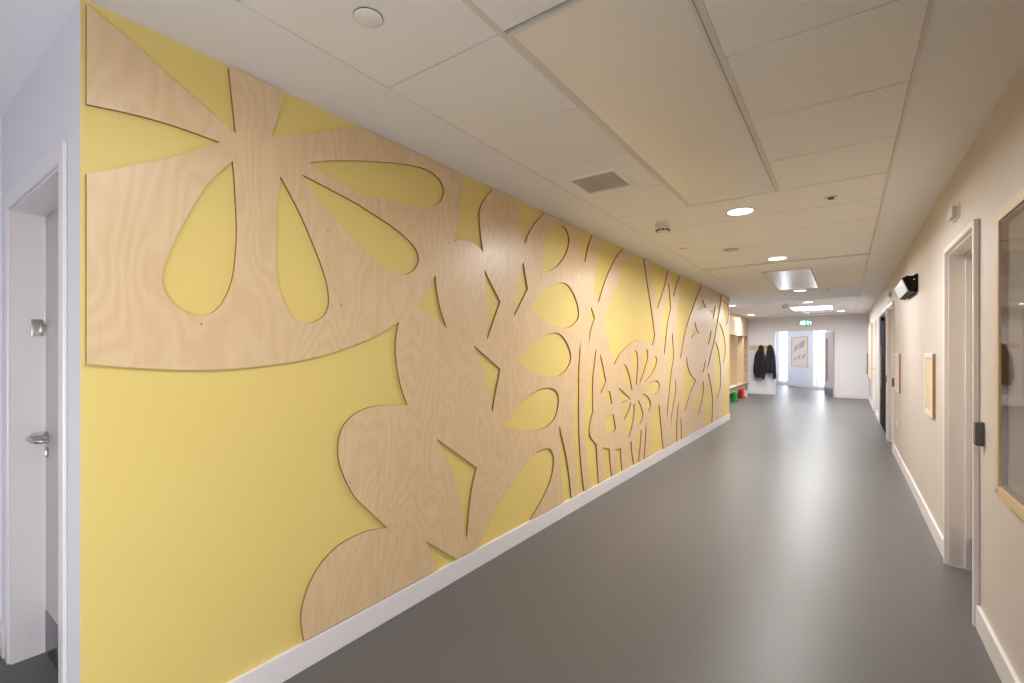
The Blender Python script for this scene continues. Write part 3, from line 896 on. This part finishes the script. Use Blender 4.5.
# ventilation tile
vt = thing('ceiling_vent', 'square ventilation grille set in a ceiling tile beside the long ceiling panel', 'vent', (-1.265, 2.8, H))
a0, b0 = 1.307 + 2 * 0.597, 1.307 + 3 * 0.597
gx0, gx1, gy0, gy1 = -1.448, -1.158, 2.690, 2.988
bm = NB()
for q in ((X0 + 0.004, gx0 - 0.03, a0 + 0.003, b0 - 0.003), (gx1 + 0.03, XC[1] - 0.003, a0 + 0.003, b0 - 0.003), (gx0 - 0.03, gx1 + 0.03, a0 + 0.003, gy0 - 0.03), (gx0 - 0.03, gx1 + 0.03, gy1 + 0.03, b0 - 0.003)):
    box(bm, *q, H + 0.001, H + 0.025)
obj('tile_face', bm, M['tile'], vt)
bm = NB()
for q in ((gx0 - 0.032, gx0, gy0 - 0.032, gy1 + 0.032), (gx1, gx1 + 0.032, gy0 - 0.032, gy1 + 0.032), (gx0, gx1, gy0 - 0.032, gy0), (gx0, gx1, gy1, gy1 + 0.032)):
    box(bm, *q, H - 0.005, H + 0.02, bev=0.003)
obj('grille_frame', bm, M['tile'], vt)
obj('backing', B(gx0 - 0.01, gx1 + 0.01, gy0 - 0.01, gy1 + 0.01, H + 0.022, H + 0.026), M['greypl'], vt)
bm = NB()
n = 13
for i in range(n):
    xx = gx0 + (gx1 - gx0) * (i + 0.5) / n
    v = [bm.verts.new((xx + dx, yy, H + zz)) for yy in (gy0, gy1) for dx, zz in ((-0.006, 0.0), (-0.004, 0.0), (0.006, 0.018), (0.004, 0.018))]
    bm.faces.new(v[0:4]); bm.faces.new(v[4:8])
    for i0 in range(4):
        i1 = (i0 + 1) % 4
        bm.faces.new((v[i0], v[i1], v[4 + i1], v[4 + i0]))
obj('louvre', bm, M['louvre'], vt)

def detector(x, y, label):
    t = thing('smoke_detector', label, 'smoke detector', (x, y, H), 'ceiling smoke detectors')
    bm = NB()
    lathe(bm, [(0.001, 0), (0.062, 0), (0.064, -0.030), (0.060, -0.036), (0.001, -0.036)], (x, y, H), 36)
    obj('base', bm, M['whitepl'], t, smooth=True)
    bm = NB()
    lathe(bm, [(0.001, -0.036), (0.050, -0.036), (0.055, -0.042), (0.055, -0.062), (0.048, -0.074), (0.030, -0.079), (0.001, -0.080)], (x, y, H), 36)
    obj('body', bm, M['whitepl'], t, smooth=True)
    bm = NB()
    for k in range(10):
        a = 2 * PI * k / 10
        c_, s_ = math.cos(a), math.sin(a)
        tube(bm, [(x + 0.0545 * math.cos(a - 0.2), y + 0.0545 * math.sin(a - 0.2), H - 0.067), (x + 0.055 * c_, y + 0.055 * s_, H - 0.067), (x + 0.0545 * math.cos(a + 0.2), y + 0.0545 * math.sin(a + 0.2), H - 0.067)], 0.0065, 6)
    obj('vent_slot', bm, M['black'], t)
    return t
detector(-1.275, 4.03, 'white smoke detector on the ceiling tiles left of the nearest downlight')
detector(-1.165, 12.8, 'small white smoke detector beside the bright rectangular light panel')

def disc(name, x, y, r, m, label, cat, dark=False, group=None):
    t = thing(name, label, cat, (x, y, H), group)
    bm = NB()
    lathe(bm, [(0.001, -0.001), (r, -0.001), (r, -0.004), (r * 0.93, -0.006), (0.001, -0.006)], (x, y, H), 40)
    obj('cover', bm, m, t, smooth=True)
    bm = NB()
    if dark:
        lathe(bm, [(0.001, -0.0062), (r * 0.45, -0.0062), (r * 0.45, -0.016), (0.001, -0.018)], (x, y, H), 24)
    else:
        lathe(bm, [(r * 1.0, -0.0005), (r * 1.035, -0.0005), (r * 1.035, -0.0025), (r * 1.0, -0.0025)], (x, y, H), 40)
    obj('rim' if not dark else 'sensor', bm, M['void'] if not dark else M['greypl'], t, smooth=True)
    return t
disc('ceiling_cover', -1.283, 0.99, 0.046, M['tile'], 'flat round cover plate on the ceiling above the flower with the teardrop cut-outs', 'cover plate')
disc('presence_sensor', -0.084, 4.048, 0.042, M['whitepl'], 'small round ceiling sensor right of the nearest downlight', 'sensor', dark=True, group='small ceiling sensors')
disc('presence_sensor', -0.237, 10.03, 0.042, M['whitepl'], 'small round ceiling sensor right of the third downlight', 'sensor', dark=True, group='small ceiling sensors')
disc('sprinkler_cover', -1.416, 5.167, 0.04, M['tile'], 'small flush sprinkler cover on the tiles just beyond the near smoke detector', 'sprinkler cover', group='flush sprinkler covers')
disc('sprinkler_cover', -1.451, 7.393, 0.04, M['tile'], 'small flush sprinkler cover on the tiles past the raised ceiling trim', 'sprinkler cover', group='flush sprinkler covers')
disc('sprinkler_cover', -1.434, 12.157, 0.04, M['tile'], 'small flush sprinkler cover by the far smoke detector', 'sprinkler cover', group='flush sprinkler covers')
disc('speaker_grille', -1.012, 5.53, 0.075, M['louvre'], 'faint grey round speaker grille in the tiles beyond the nearest downlight', 'speaker')

# ------------------------------------------------------------------ on the cream wall
def frame_yz(bm, x0, x1, y0, y1, z0, z1, w, bev=0.002):
    box(bm, x0, x1, y0, y0 + w, z0, z1, bev=bev)
    box(bm, x0, x1, y1 - w, y1, z0, z1, bev=bev)
    box(bm, x0, x1, y0 + w, y1 - w, z0, z0 + w, bev=bev)
    box(bm, x0, x1, y0 + w, y1 - w, z1 - w, z1, bev=bev)

nb = thing('notice_case', 'large glazed noticeboard in a pale wood frame, cut by the right edge of the photo', 'noticeboard', (XR, 2.0, 0.785))
bm = NB()
y0, y1, z0, z1 = 1.20, 2.80, 0.785, 1.972
frame_yz(bm, XR - 0.034, XR - 0.0005, y0, y1, z0, z1, 0.045, 0.003)
obj('frame', bm, M['oak'], nb)
bm = NB()
frame_yz(bm, XR - 0.026, XR - 0.003, y0 + 0.045, y1 - 0.045, z0 + 0.045, z1 - 0.045, 0.006, 0.001)
obj('inner_bead', bm, M['brownwood'], nb)
obj('backing', B(XR - 0.006, XR - 0.001, y0 + 0.05, y1 - 0.05, z0 + 0.05, z1 - 0.05), M['felt'], nb)
obj('pane', B(XR - 0.029, XR - 0.026, y0 + 0.045, y1 - 0.05, z0 + 0.05, z1 - 0.05), M['perspex'], nb)
bm = NB()
lathe(bm, [(0.001, -0.003), (0.008, -0.003), (0.009, 0), (0.001, 0)], (XR - 0.034, y1 - 0.022, z0 + 0.022), 20, axis='X')
obj('lock', bm, M['steel'], nb, smooth=True)

def corkboard(name, y0, y1, z0, z1, face, label, group):
    t = thing(name, label, 'noticeboard', (XR, (y0 + y1) / 2, z0), group)
    obj('board', B(XR - 0.013, XR - 0.0008, y0 + 0.022, y1 - 0.022, z0 + 0.022, z1 - 0.022), face, t)
    bm = NB()
    w = 0.035
    box(bm, XR - 0.020, XR - 0.001, y1 - w, y1, z0, z1, bev=0.002)
    box(bm, XR - 0.020, XR - 0.001, y0 + w, y1 - w, z0, z0 + w, bev=0.002)
    box(bm, XR - 0.020, XR - 0.001, y0 + w, y1 - w, z1 - w, z1, bev=0.002)
    box(bm, XR - 0.020, XR - 0.0172, y0, y0 + w, z0, z1, bev=0.001)
    obj('frame', bm, M['whitepl'], t)
    obj('edge_strip', B(XR - 0.0172, XR - 0.001, y0 - 0.001, y0 + w, z0, z1), M['brownwood'], t, label='brown wooden near edge of the board')
    return t
GB = 'small framed noticeboards on the cream wall'
corkboard('cork_noticeboard', 4.70, 5.13, 0.888, 1.372, M['cork'], 'small cork noticeboard with a white front frame, just past the near cream-wall doorway', GB)
corkboard('pale_noticeboard', 7.42, 8.02, 0.878, 1.366, M['pinboard'], 'small pale noticeboard with white frame, between the cork board and the second doorway', GB)
far = thing('tall_noticeboard', 'tall pinkish noticeboard in a wooden frame, far along the cream wall', 'noticeboard', (XR, 15.3, 0.7))
obj('board', B(XR - 0.03, XR - 0.001, 14.52, 16.3, 0.75, 2.05), M['pinboard'], far)
bm = NB()
frame_yz(bm, XR - 0.045, XR - 0.001, 14.45, 16.35, 0.70, 2.10, 0.06, 0.003)
obj('frame', bm, M['beech'], far)
pr = thing('paper_holder', 'narrow grey leaflet holder on the cream wall next to the end wall', 'leaflet holder', (XR, 16.9, 0.75))
obj('tray', B(XR - 0.055, XR - 0.001, 16.62, 17.05, 0.75, 1.33, bev=0.004), M['greypl'], pr)
obj('leaflet', B(XR - 0.062, XR - 0.0555, 16.66, 17.0, 0.78, 1.30), M['pinboard'], pr)

# black wall light with the silver front
wl = thing('wall_light', 'long black wall light with a silvery front, tilted down high on the cream wall', 'wall light', (XR, 6.15, 2.0))
ya, yb = 5.74, 6.62
prof = [(0.437, 2.081), (0.484, 1.955), (0.53, 1.945), (0.53, 2.095), (0.47, 2.102)]
def prism(bm, prof, y0, y1, mi=0):
    A = [bm.verts.new((x, y0, z)) for x, z in prof]
    Bq = [bm.verts.new((x, y1, z)) for x, z in prof]
    bm.faces.new(A).material_index = mi
    bm.faces.new(Bq[::-1]).material_index = mi
    for i in range(len(prof)):
        j = (i + 1) % len(prof)
        bm.faces.new((A[i], A[j], Bq[j], Bq[i])).material_index = mi
bm = NB()
prism(bm, prof, ya, yb)
obj('housing', bm, M['black'], wl)
bm = NB()
nx, nz = -0.1345 / 0.1345 * 0.937, -0.349          # outward normal of the tilted front
e = [(0.437 + 0.047 * 0.06, 2.081 - 0.126 * 0.06), (0.437 + 0.047 * 0.94, 2.081 - 0.126 * 0.94)]
prism(bm, [(e[0][0], e[0][1]), (e[1][0], e[1][1]), (e[1][0] + nx * 0.006, e[1][1] + nz * 0.006), (e[0][0] + nx * 0.006, e[0][1] + nz * 0.006)], ya + 0.025, yb - 0.025)
obj('front_glass', bm, M['silver'], wl)
bm = NB()
for yy in (ya - 0.004, yb + 0.001):
    prism(bm, [(0.49, 2.075), (0.49, 2.045), (XR - 0.001, 1.96), (XR - 0.001, 2.11), (0.53, 2.11)], yy, yy + 0.003)
box(bm, XR - 0.005, XR - 0.0005, ya - 0.012, yb + 0.012, 1.955, 2.115)
obj('bracket', bm, M['black'], wl)
bm = NB()
lathe(bm, [(0.0005, -0.003), (0.008, -0.003), (0.009, 0), (0.0005, 0)], (0.522, ya - 0.004, 2.062), 16, axis='Y')
obj('fixing_screw', bm, M['chrome'], wl, smooth=True)

def wall_box(y, z, w, hgt, label):
    t = thing('door_sensor', label, 'sensor', (XR, y, z), 'small wall boxes above the doorways')
    obj('back_plate', B(XR - 0.008, XR - 0.0005, y - w / 2, y + w / 2, z - hgt / 2, z + hgt / 2, bev=0.002), M['whitepl'], t)
    obj('body', B(XR - 0.034, XR - 0.008, y - w * 0.40, y + w * 0.42, z - hgt * 0.36, z + hgt * 0.36, bev=0.006), M['cream'], t)
    return t
wall_box(3.86, 2.225, 0.17, 0.085, 'small cream box on the wall above the nearest right-hand doorway')
wall_box(8.9, 2.232, 0.17, 0.085, 'small cream box on the wall above the second right-hand doorway')

def reader(y, z, label):
    t = thing('card_reader', label, 'card reader', (XR, y, z), 'dark door access readers')
    x0 = XR - 0.021
    bm = NB()
    hw, hh = 0.026, 0.058
    prism2 = [(-hw, -hh + 0.012), (-hw, hh), (hw, hh), (hw, -hh + 0.012), (hw - 0.01, -hh), (-hw + 0.01, -hh)]
    A = [bm.verts.new((x0, y + p, z + q)) for p, q in prism2]
    Bq = [bm.verts.new((x0 - 0.012, y + p * 0.86, z + q * 0.93)) for p, q in prism2]
    A0 = [bm.verts.new((XR - 0.0005, y + p, z + q)) for p, q in prism2]
    bm.faces.new(A0); bm.faces.new(Bq)
    for L1, L2 in ((A0, A), (A, Bq)):
        for i in range(6):
            j = (i + 1) % 6
            bm.faces.new((L1[i], L1[j], L2[j], L2[i]))
    obj('housing', bm, M['greypl'], t)
    bm = NB()
    lathe(bm, [(0.0005, -0.0025), (0.004, -0.0025), (0.0045, 0), (0.0005, 0)], (x0 - 0.0122, y + 0.012, z + 0.036), 14, axis='X')
    obj('status_led', bm, M['ledred'], t, label='small red light')
    return t
reader(3.205, 0.985, 'dark grey card reader with a red light between the near doorway and the glazed noticeboard')
reader(8.22, 0.97, 'dark grey card reader just before the second right-hand doorway')
reader(9.42, 0.955, 'dark grey card reader between the second doorway and the black door')

so = thing('wall_socket', 'white double socket low on the cream wall below the pale noticeboard', 'socket', (XR, 7.85, 0.45))
obj('face_plate', B(XR - 0.010, XR - 0.0005, 7.78, 7.925, 0.408, 0.494, bev=0.003), M['whitepl'], so)
for yy in (7.815, 7.89):
    for dy, dz, w_, h_ in ((0, 0.012, 0.004, 0.010), (-0.011, -0.012, 0.008, 0.004), (0.011, -0.012, 0.008, 0.004)):
        obj('pin_slot', B(XR - 0.0108, XR - 0.0099, yy + dy - w_ / 2, yy + dy + w_ / 2, 0.445 + dz - h_ / 2, 0.445 + dz + h_ / 2), M['black'], so)

# ------------------------------------------------------------------ far end: exit sign, coat rail, coats, lockers, bins
es_ = thing('exit_sign', 'lit green and white exit sign above the double door', 'exit sign', (-1.018, YE, 2.283))
sx0, sx1, sz0, sz1 = -1.20, -0.836, 2.190, 2.372
yf = YE - 0.045
obj('housing', B(sx0 - 0.012, sx1 + 0.012, yf, YE - 0.001, sz0 - 0.012, sz1 + 0.012, bev=0.004), M['whitepl'], es_)
obj('green_face', B(sx0, sx1, yf - 0.004, yf - 0.0003, sz0, sz1), M['signgreen'], es_)
bm = NB()
u = (sz1 - sz0)
cz = (sz0 + sz1) / 2
def flat(pts, dy=0.006):
    A = [bm.verts.new((x, yf - dy, z)) for x, z in pts]
    Bq = [bm.verts.new((x, yf - 0.0042, z)) for x, z in pts]
    bm.faces.new(A); bm.faces.new(Bq)
    for i in range(len(pts)):
        j = (i + 1) % len(pts)
        bm.faces.new((A[i], A[j], Bq[j], Bq[i]))
def stroke(p, q, w):
    a = Vector(p); b = Vector(q)
    nrm = Vector((-(b - a).y, (b - a).x)).normalized() * w / 2
    flat([tuple(a + nrm), tuple(b + nrm), tuple(b - nrm), tuple(a - nrm)])
mx_ = sx0 + 0.062                        # running figure, then the doorway, then the arrow
flat([(mx_ + 0.016 + 0.013 * math.cos(2 * PI * k / 12), cz + 0.058 + 0.013 * math.sin(2 * PI * k / 12)) for k in range(12)])
stroke((mx_ + 0.008, cz + 0.042), (mx_ - 0.006, cz - 0.008), 0.026)
stroke((mx_ + 0.008, cz + 0.038), (mx_ + 0.034, cz + 0.012), 0.011)
stroke((mx_ + 0.004, cz + 0.038), (mx_ - 0.030, cz + 0.026), 0.011)
stroke((mx_ - 0.006, cz - 0.006), (mx_ + 0.022, cz - 0.030), 0.014)
stroke((mx_ + 0.020, cz - 0.026), (mx_ + 0.016, cz - 0.066), 0.012)
stroke((mx_ - 0.008, cz - 0.006), (mx_ - 0.020, cz - 0.040), 0.014)
stroke((mx_ - 0.018, cz - 0.036), (mx_ - 0.046, cz - 0.050), 0.012)
flat([(mx_ + 0.052, cz - 0.07), (mx_ + 0.052, cz + 0.07), (mx_ + 0.112, cz + 0.07), (mx_ + 0.112, cz - 0.07)])
ax = sx0 + 0.262
stroke((ax, cz - 0.062), (ax, cz + 0.02), 0.026)
flat([(ax - 0.05, cz + 0.008), (ax, cz + 0.070), (ax + 0.05, cz + 0.008)])
flat([(sx1 - 0.022, cz - 0.06), (sx1 - 0.022, cz + 0.06), (sx1 - 0.012, cz + 0.06), (sx1 - 0.012, cz - 0.06)])
obj('pictogram', bm, M['signwhite'], es_)
es_.scale = (0.86, 1.0, 0.86)

rl = thing('coat_rail', 'pale wooden coat rail with pegs on the end wall left of the door opening', 'coat rail', (-2.28, YE, 1.5))
obj('rail_board', B(-2.60, -1.93, YE - 0.02, YE - 0.0005, 1.455, 1.600, bev=0.004), M['oak'], rl)
for i in range(6):
    xx = -2.54 + i * 0.11
    bm = NB()
    tube(bm, [(xx, YE - 0.019, 1.535), (xx, YE - 0.055, 1.540), (xx, YE - 0.075, 1.556)], [0.007, 0.007, 0.009], 10)
    obj('peg', bm, M['brownwood'], rl, smooth=True)

def coat(name, label, cx, top, secs, sleeves, m, hood=None):
    """hanging coat: horizontal sections (z, centre x, half width, half depth) plus two hanging sleeves"""
    t = thing(name, label, 'coat', (cx, YE, top), 'dark coats on the coat rail')
    n = 48
    bm = NB()
    rings = []
    for (z, x, hw, hd) in secs:
        ring = []
        for k in range(n):
            a = 2 * PI * k / n
            fold = 1 + 0.16 * math.sin(5 * a + z * 2.0) * min(1, (top - z) * 1.6) + 0.07 * math.sin(11 * a - z * 3)
            px = x + hw * math.copysign(abs(math.cos(a)) ** 0.85, math.cos(a))
            py = YE - 0.080 - hd - hd * math.sin(a) * fold
            ring.append(bm.verts.new((px, min(py, YE - 0.078), z + 0.012 * math.sin(3 * a + x * 9) * (1 if z < top - 0.4 else 0))))
        rings.append(ring)
    for A, Bq in zip(rings, rings[1:]):
        for k in range(n):
            bm.faces.new((A[k], A[(k + 1) % n], Bq[(k + 1) % n], Bq[k]))
    bm.faces.new(rings[0]); bm.faces.new(rings[-1])
    obj('body', bm, m, t, smooth=True)
    for pts, rr in sleeves:
        bm = NB()
        tube(bm, pts, rr, 16)
        obj('sleeve', bm, m, t, smooth=True)
    bm = NB()
    zc = top - 0.05
    xs = secs[1][1]
    tube(bm, [(xs - 0.055, YE - 0.15, zc - 0.10), (xs - 0.06, YE - 0.135, zc - 0.02), (xs, YE - 0.115, zc + 0.02), (xs + 0.06, YE - 0.135, zc - 0.02), (xs + 0.055, YE - 0.15, zc - 0.10)], [0.018, 0.028, 0.032, 0.028, 0.018], 12)
    obj('collar', bm, m, t, smooth=True)
    bm = NB()
    xz = secs[3][1] + 0.02
    zl = [s_[0] for s_ in secs]
    for s_, s2 in zip(secs[2:], secs[3:]):
        tube(bm, [(s_[1] + 0.01, YE - 0.082 - 2 * s_[3] * 1.02, s_[0]), (s2[1] + 0.01, YE - 0.082 - 2 * s2[3] * 1.02, s2[0])], 0.006, 6)
    obj('zip', bm, M['black'], t)
    return t
coat('hanging_coat', 'black coat hanging on the left of the two on the coat rail', -2.25, 1.60,
     [(1.600, -2.235, 0.030, 0.02), (1.56, -2.235, 0.055, 0.03), (1.46, -2.24, 0.085, 0.045), (1.36, -2.25, 0.105, 0.055), (1.2, -2.26, 0.115, 0.065), (1.0, -2.265, 0.125, 0.07), (0.8, -2.27, 0.135, 0.07), (0.62, -2.27, 0.145, 0.075), (0.55, -2.27, 0.145, 0.07)],
     [([(-2.31, YE - 0.15, 1.41), (-2.355, YE - 0.155, 1.25), (-2.385, YE - 0.16, 1.0), (-2.405, YE - 0.16, 0.80), (-2.405, YE - 0.15, 0.65)], [0.045, 0.058, 0.054, 0.048, 0.040]),
      ([(-2.19, YE - 0.17, 1.43), (-2.165, YE - 0.20, 1.22), (-2.155, YE - 0.205, 0.95), (-2.15, YE - 0.20, 0.70), (-2.16, YE - 0.195, 0.50)], [0.04, 0.05, 0.048, 0.044, 0.038])],
     M['blackcl'])
coat('hanging_coat', 'dark navy coat hanging on the right of the two on the coat rail', -1.97, 1.60,
     [(1.605, -1.985, 0.030, 0.02), (1.565, -1.983, 0.058, 0.03), (1.47, -1.97, 0.088, 0.045), (1.38, -1.96, 0.098, 0.055), (1.2, -1.955, 0.105, 0.065), (1.0, -1.955, 0.108, 0.07), (0.85, -1.955, 0.110, 0.07), (0.74, -1.955, 0.112, 0.07), (0.70, -1.955, 0.112, 0.065)],
     [([(-1.91, YE - 0.15, 1.42), (-1.88, YE - 0.155, 1.25), (-1.865, YE - 0.16, 0.98), (-1.85, YE - 0.16, 0.72), (-1.84, YE - 0.15, 0.52)], [0.045, 0.056, 0.054, 0.050, 0.044]),
      ([(-2.03, YE - 0.15, 1.42), (-2.055, YE - 0.165, 1.22), (-2.06, YE - 0.17, 0.98), (-2.055, YE - 0.165, 0.70)], [0.036, 0.044, 0.042, 0.036])],
     M['navy'])

# lockers: open wooden cloakroom units under a panelled bulkhead
LX0, LX1 = XB + 0.002, -2.63
def locker(y0, y1, label):
    t = thing('cloakroom_locker', label, 'locker', ((LX0 + LX1) / 2, (y0 + y1) / 2, 0), 'open wooden cloakroom lockers')
    tk = 0.025
    bm = NB()
    box(bm, LX0, LX1, y0 + 0.001, y0 + tk, 0.30, 1.90)
    box(bm, LX0, LX1, y1 - tk, y1 - 0.001, 0.30, 1.90)
    box(bm, LX0, LX0 + 0.012, y0 + tk, y1 - tk, 0.02, 1.90)
    box(bm, LX0, LX1, y0 + tk, y1 - tk, 1.875, 1.90)
    obj('carcass', bm, M['beech'], t)
    obj('bench', B(LX0, LX1 + 0.012, y0 + tk, y1 - tk, 0.375, 0.40), M['beech'], t)
    obj('bench_edge', B(LX1 + 0.0125, LX1 + 0.016, y0, y1, 0.362, 0.402), M['trim'], t, label='white front edge')
    bm = NB()
    n = 4
    for i in range(n + 1):
        yy = y0 + tk + (y1 - y0 - 2 * tk) * i / n
        box(bm, LX0 + 0.012, LX1 - 0.02, yy - 0.009, yy + 0.009, 0.20, 0.375)
    box(bm, LX0 + 0.012, LX1 - 0.02, y0 + tk, y1 - tk, 0.20, 0.215)
    obj('shoe_shelf', bm, M['beech'], t)
    for yy in (y0 + 0.02, y1 - 0.02):
        obj('leg', B(LX1 - 0.06, LX1 - 0.02, yy - 0.016, yy + 0.016, 0.0, 0.30), M['beech'], t)
    for i in range(3):
        yy = y0 + (y1 - y0) * (i + 0.5) / 3
        bm = NB()
        tube(bm, [(LX0 + 0.012, yy, 1.5), (LX0 + 0.05, yy, 1.495), (LX0 + 0.075, yy, 1.515)], 0.006, 8)
        obj('hook', bm, M['steel'], t, smooth=True)
    return t
lk = [(13.19, 14.25), (14.25, 15.36), (15.36, 16.46), (16.46, YE - 0.002)]
for (y0, y1), l in zip(lk, ['open wooden locker nearest the mural wall, mostly hidden by it',
                            'open wooden locker with the green bin in front',
                            'open wooden locker with the red bin in front',
                            'last narrow wooden locker, against the end wall']):
    t = locker(y0, y1, l)
# shelf rebates on the last side panel
for zz in (0.75, 1.0, 1.25, 1.5):
    obj('shelf_batten', B(LX1 - 0.34, LX1 - 0.004, YE - 0.034, YE - 0.0275, zz - 0.008, zz + 0.008), M['brownwood'], t)
slab('wall_bulkhead', [(LX0, LX1, 11.2, YE - 0.001, 1.902, H)], M['beech'])

def bin_(x, y, m, label):
    t = thing('pedal_bin', label, 'bin', (x, y, 0), 'coloured bins by the lockers')
    def loft(bm, secs):
        rings = []
        for z, a, b in secs:
            ring = []
            for k in range(28):
                q = 2 * PI * k / 28
                c_, s_ = math.cos(q), math.sin(q)
                ring.append(bm.verts.new((x + 0.86 * a * math.copysign(abs(c_) ** 0.5, c_), y + b * math.copysign(abs(s_) ** 0.5, s_), z)))
            rings.append(ring)
        for A, Bq in zip(rings, rings[1:]):
            for k in range(28):
                bm.faces.new((A[k], A[(k + 1) % 28], Bq[(k + 1) % 28], Bq[k]))
        bm.faces.new(rings[0]); bm.faces.new(rings[-1])
    bm = NB()
    loft(bm, [(0.004, 0.058, 0.065), (0.03, 0.062, 0.07), (0.225, 0.074, 0.084), (0.228, 0.082, 0.092), (0.245, 0.082, 0.092)])
    obj('body', bm, m, t, smooth=True)
    bm = NB()
    loft(bm, [(0.246, 0.086, 0.098), (0.258, 0.088, 0.10), (0.275, 0.078, 0.088), (0.284, 0.05, 0.06)])
    obj('lid', bm, m, t, smooth=True)
    bm = NB()
    tube(bm, [(x - 0.05, y - 0.09, 0.225), (x - 0.05, y - 0.115, 0.23), (x + 0.05, y - 0.115, 0.23), (x + 0.05, y - 0.09, 0.225)], 0.007, 8)
    obj('handle', bm, m, t, smooth=True)
    for s_ in (-1, 1):
        bm = NB()
        lathe(bm, [(0.001, -0.008), (0.026, -0.008), (0.026, 0.008), (0.001, 0.008)], (x + s_ * 0.062, y + 0.05, 0.027), 18, axis='X')
        obj('wheel', bm, M['black'], t, smooth=True)
    return t
bin_(-2.50, 14.16, M['green'], 'green plastic bin on the floor in front of the lockers')
bin_(-2.53, 15.43, M['red'], 'red plastic bin on the floor in front of the lockers')
bk = thing('storage_tub', 'pale pinkish tub on the floor behind the red bin', 'tub', (-2.53, 15.95, 0))
bm = NB()
lathe(bm, [(0.001, 0.002), (0.075, 0.002), (0.09, 0.18), (0.096, 0.185), (0.096, 0.2), (0.082, 0.2), (0.070, 0.02), (0.001, 0.02)], (-2.53, 15.95, 0), 28)
obj('body', bm, M['pinboard'], bk, smooth=True)
bm = NB()
tube(bm, [(-2.53 + 0.092 * math.cos(a), 15.95, 0.19 - 0.05 * math.sin(a)) for a in [PI * k / 8 for k in range(9)]], 0.004, 6)
obj('handle', bm, M['whitepl'], bk, smooth=True)

# framed picture in the lobby: buff sheet with rows of grey shapes
pc = thing('framed_picture', 'wooden framed poster of grey shapes on buff, between the lobby windows', 'picture', lob(2.255, 0, 0.78))
s0, s1, z0, z1 = 1.65, 2.86, 0.785, 1.98
bm = NB()
for q in ((s0, s0 + 0.04, z0, z1), (s1 - 0.04, s1, z0, z1), (s0 + 0.04, s1 - 0.04, z0, z0 + 0.04), (s0 + 0.04, s1 - 0.04, z1 - 0.04, z1)):
    lbox(bm, q[0], q[1], 0.002, 0.04, q[2], q[3])
obj('frame', bm, M['oak'], pc)
bm = NB()
lbox(bm, s0 + 0.03, s1 - 0.03, 0.002, 0.018, z0 + 0.03, z1 - 0.03)
obj('sheet', bm, M['paper'], pc)
bm = NB()
def patch(s, z, w, hh, sk):
    A = [bm.verts.new(lob(s + a * w / 2 + b * sk, 0.0195, z + b * hh / 2 + a * 0.05)) for a, b in ((-1, -1), (1, -1), (1, 1), (-1, 1))]
    bm.faces.new(A)
for (s, z, w, hh) in ((2.00, 1.53, 0.26, 0.22), (2.44, 1.66, 0.42, 0.26), (1.93, 1.10, 0.2, 0.12), (2.24, 1.17, 0.24, 0.16), (2.58, 1.20, 0.26, 0.16)):
    patch(s, z, w, hh, 0.03)
obj('printed_shapes', bm, M['greyprint'], pc)

# ------------------------------------------------------------------ sky, daylight, camera
W = bpy.data.worlds.new('World')
SC.world = W
W.use_nodes = True
nt = W.node_tree
bg = nt.nodes['Background']
tc = nt.nodes.new('ShaderNodeTexCoord')
sp = nt.nodes.new('ShaderNodeSeparateXYZ')
rp = nt.nodes.new('ShaderNodeValToRGB')
nt.links.new(tc.outputs['Generated'], sp.inputs[0])
nt.links.new(sp.outputs['Z'], rp.inputs['Fac'])
rp.color_ramp.elements[0].color = (0.90, 0.93, 1.0, 1)
rp.color_ramp.elements[1].color = (0.78, 0.87, 1.0, 1)
nt.links.new(rp.outputs['Color'], bg.inputs['Color'])
bg.inputs['Strength'].default_value = 9.0

def portal(name, loc, rot, sx, sy):
    o = area(name, loc, sx, 1, (1, 1, 1), rot, 'RECTANGLE', sy)
    o.data.cycles.is_portal = True
    return o
portal('window_portal', (XR + WT + 0.02, (SY0 + SY1) / 2, (SZ0 + SZ1) / 2), (math.radians(90), 0, math.radians(90)), SY1 - SY0, SZ1 - SZ0)
for a, b in WIN:
    p = lob((a + b) / 2, -0.24, 1.22)
    portal('window_portal', p, (math.radians(90), 0, math.atan2(LN.y, LN.x) - PI / 2), b - a, 2.2)

cam = bpy.data.cameras.new('camera')
cam.sensor_width = 36.0
cam.sensor_fit = 'HORIZONTAL'
F_PX = 470.0
cam.lens = F_PX / 1024 * 36.0
cam.shift_y = (351.6 - 341.5) / 1024
cam.clip_start = 0.02
co = bpy.data.objects.new('camera', cam)
COL.objects.link(co)
co.location = (0, 0, EYE)
co.rotation_euler = (PI / 2, 0, math.atan((845.4 - 512) / F_PX))
SC.camera = co

SC.view_settings.view_transform = 'Standard'
SC.view_settings.look = 'None'
SC.view_settings.gamma = 1.0
SC.view_settings.use_curve_mapping = False
SC.view_settings.exposure = 0.32
SC.cycles.max_bounces = 10
SC.cycles.diffuse_bounces = 6
SC.cycles.transparent_max_bounces = 12
SC.cycles.caustics_reflective = False
SC.cycles.caustics_refractive = False
SC.cycles.sample_clamp_indirect = 6.0
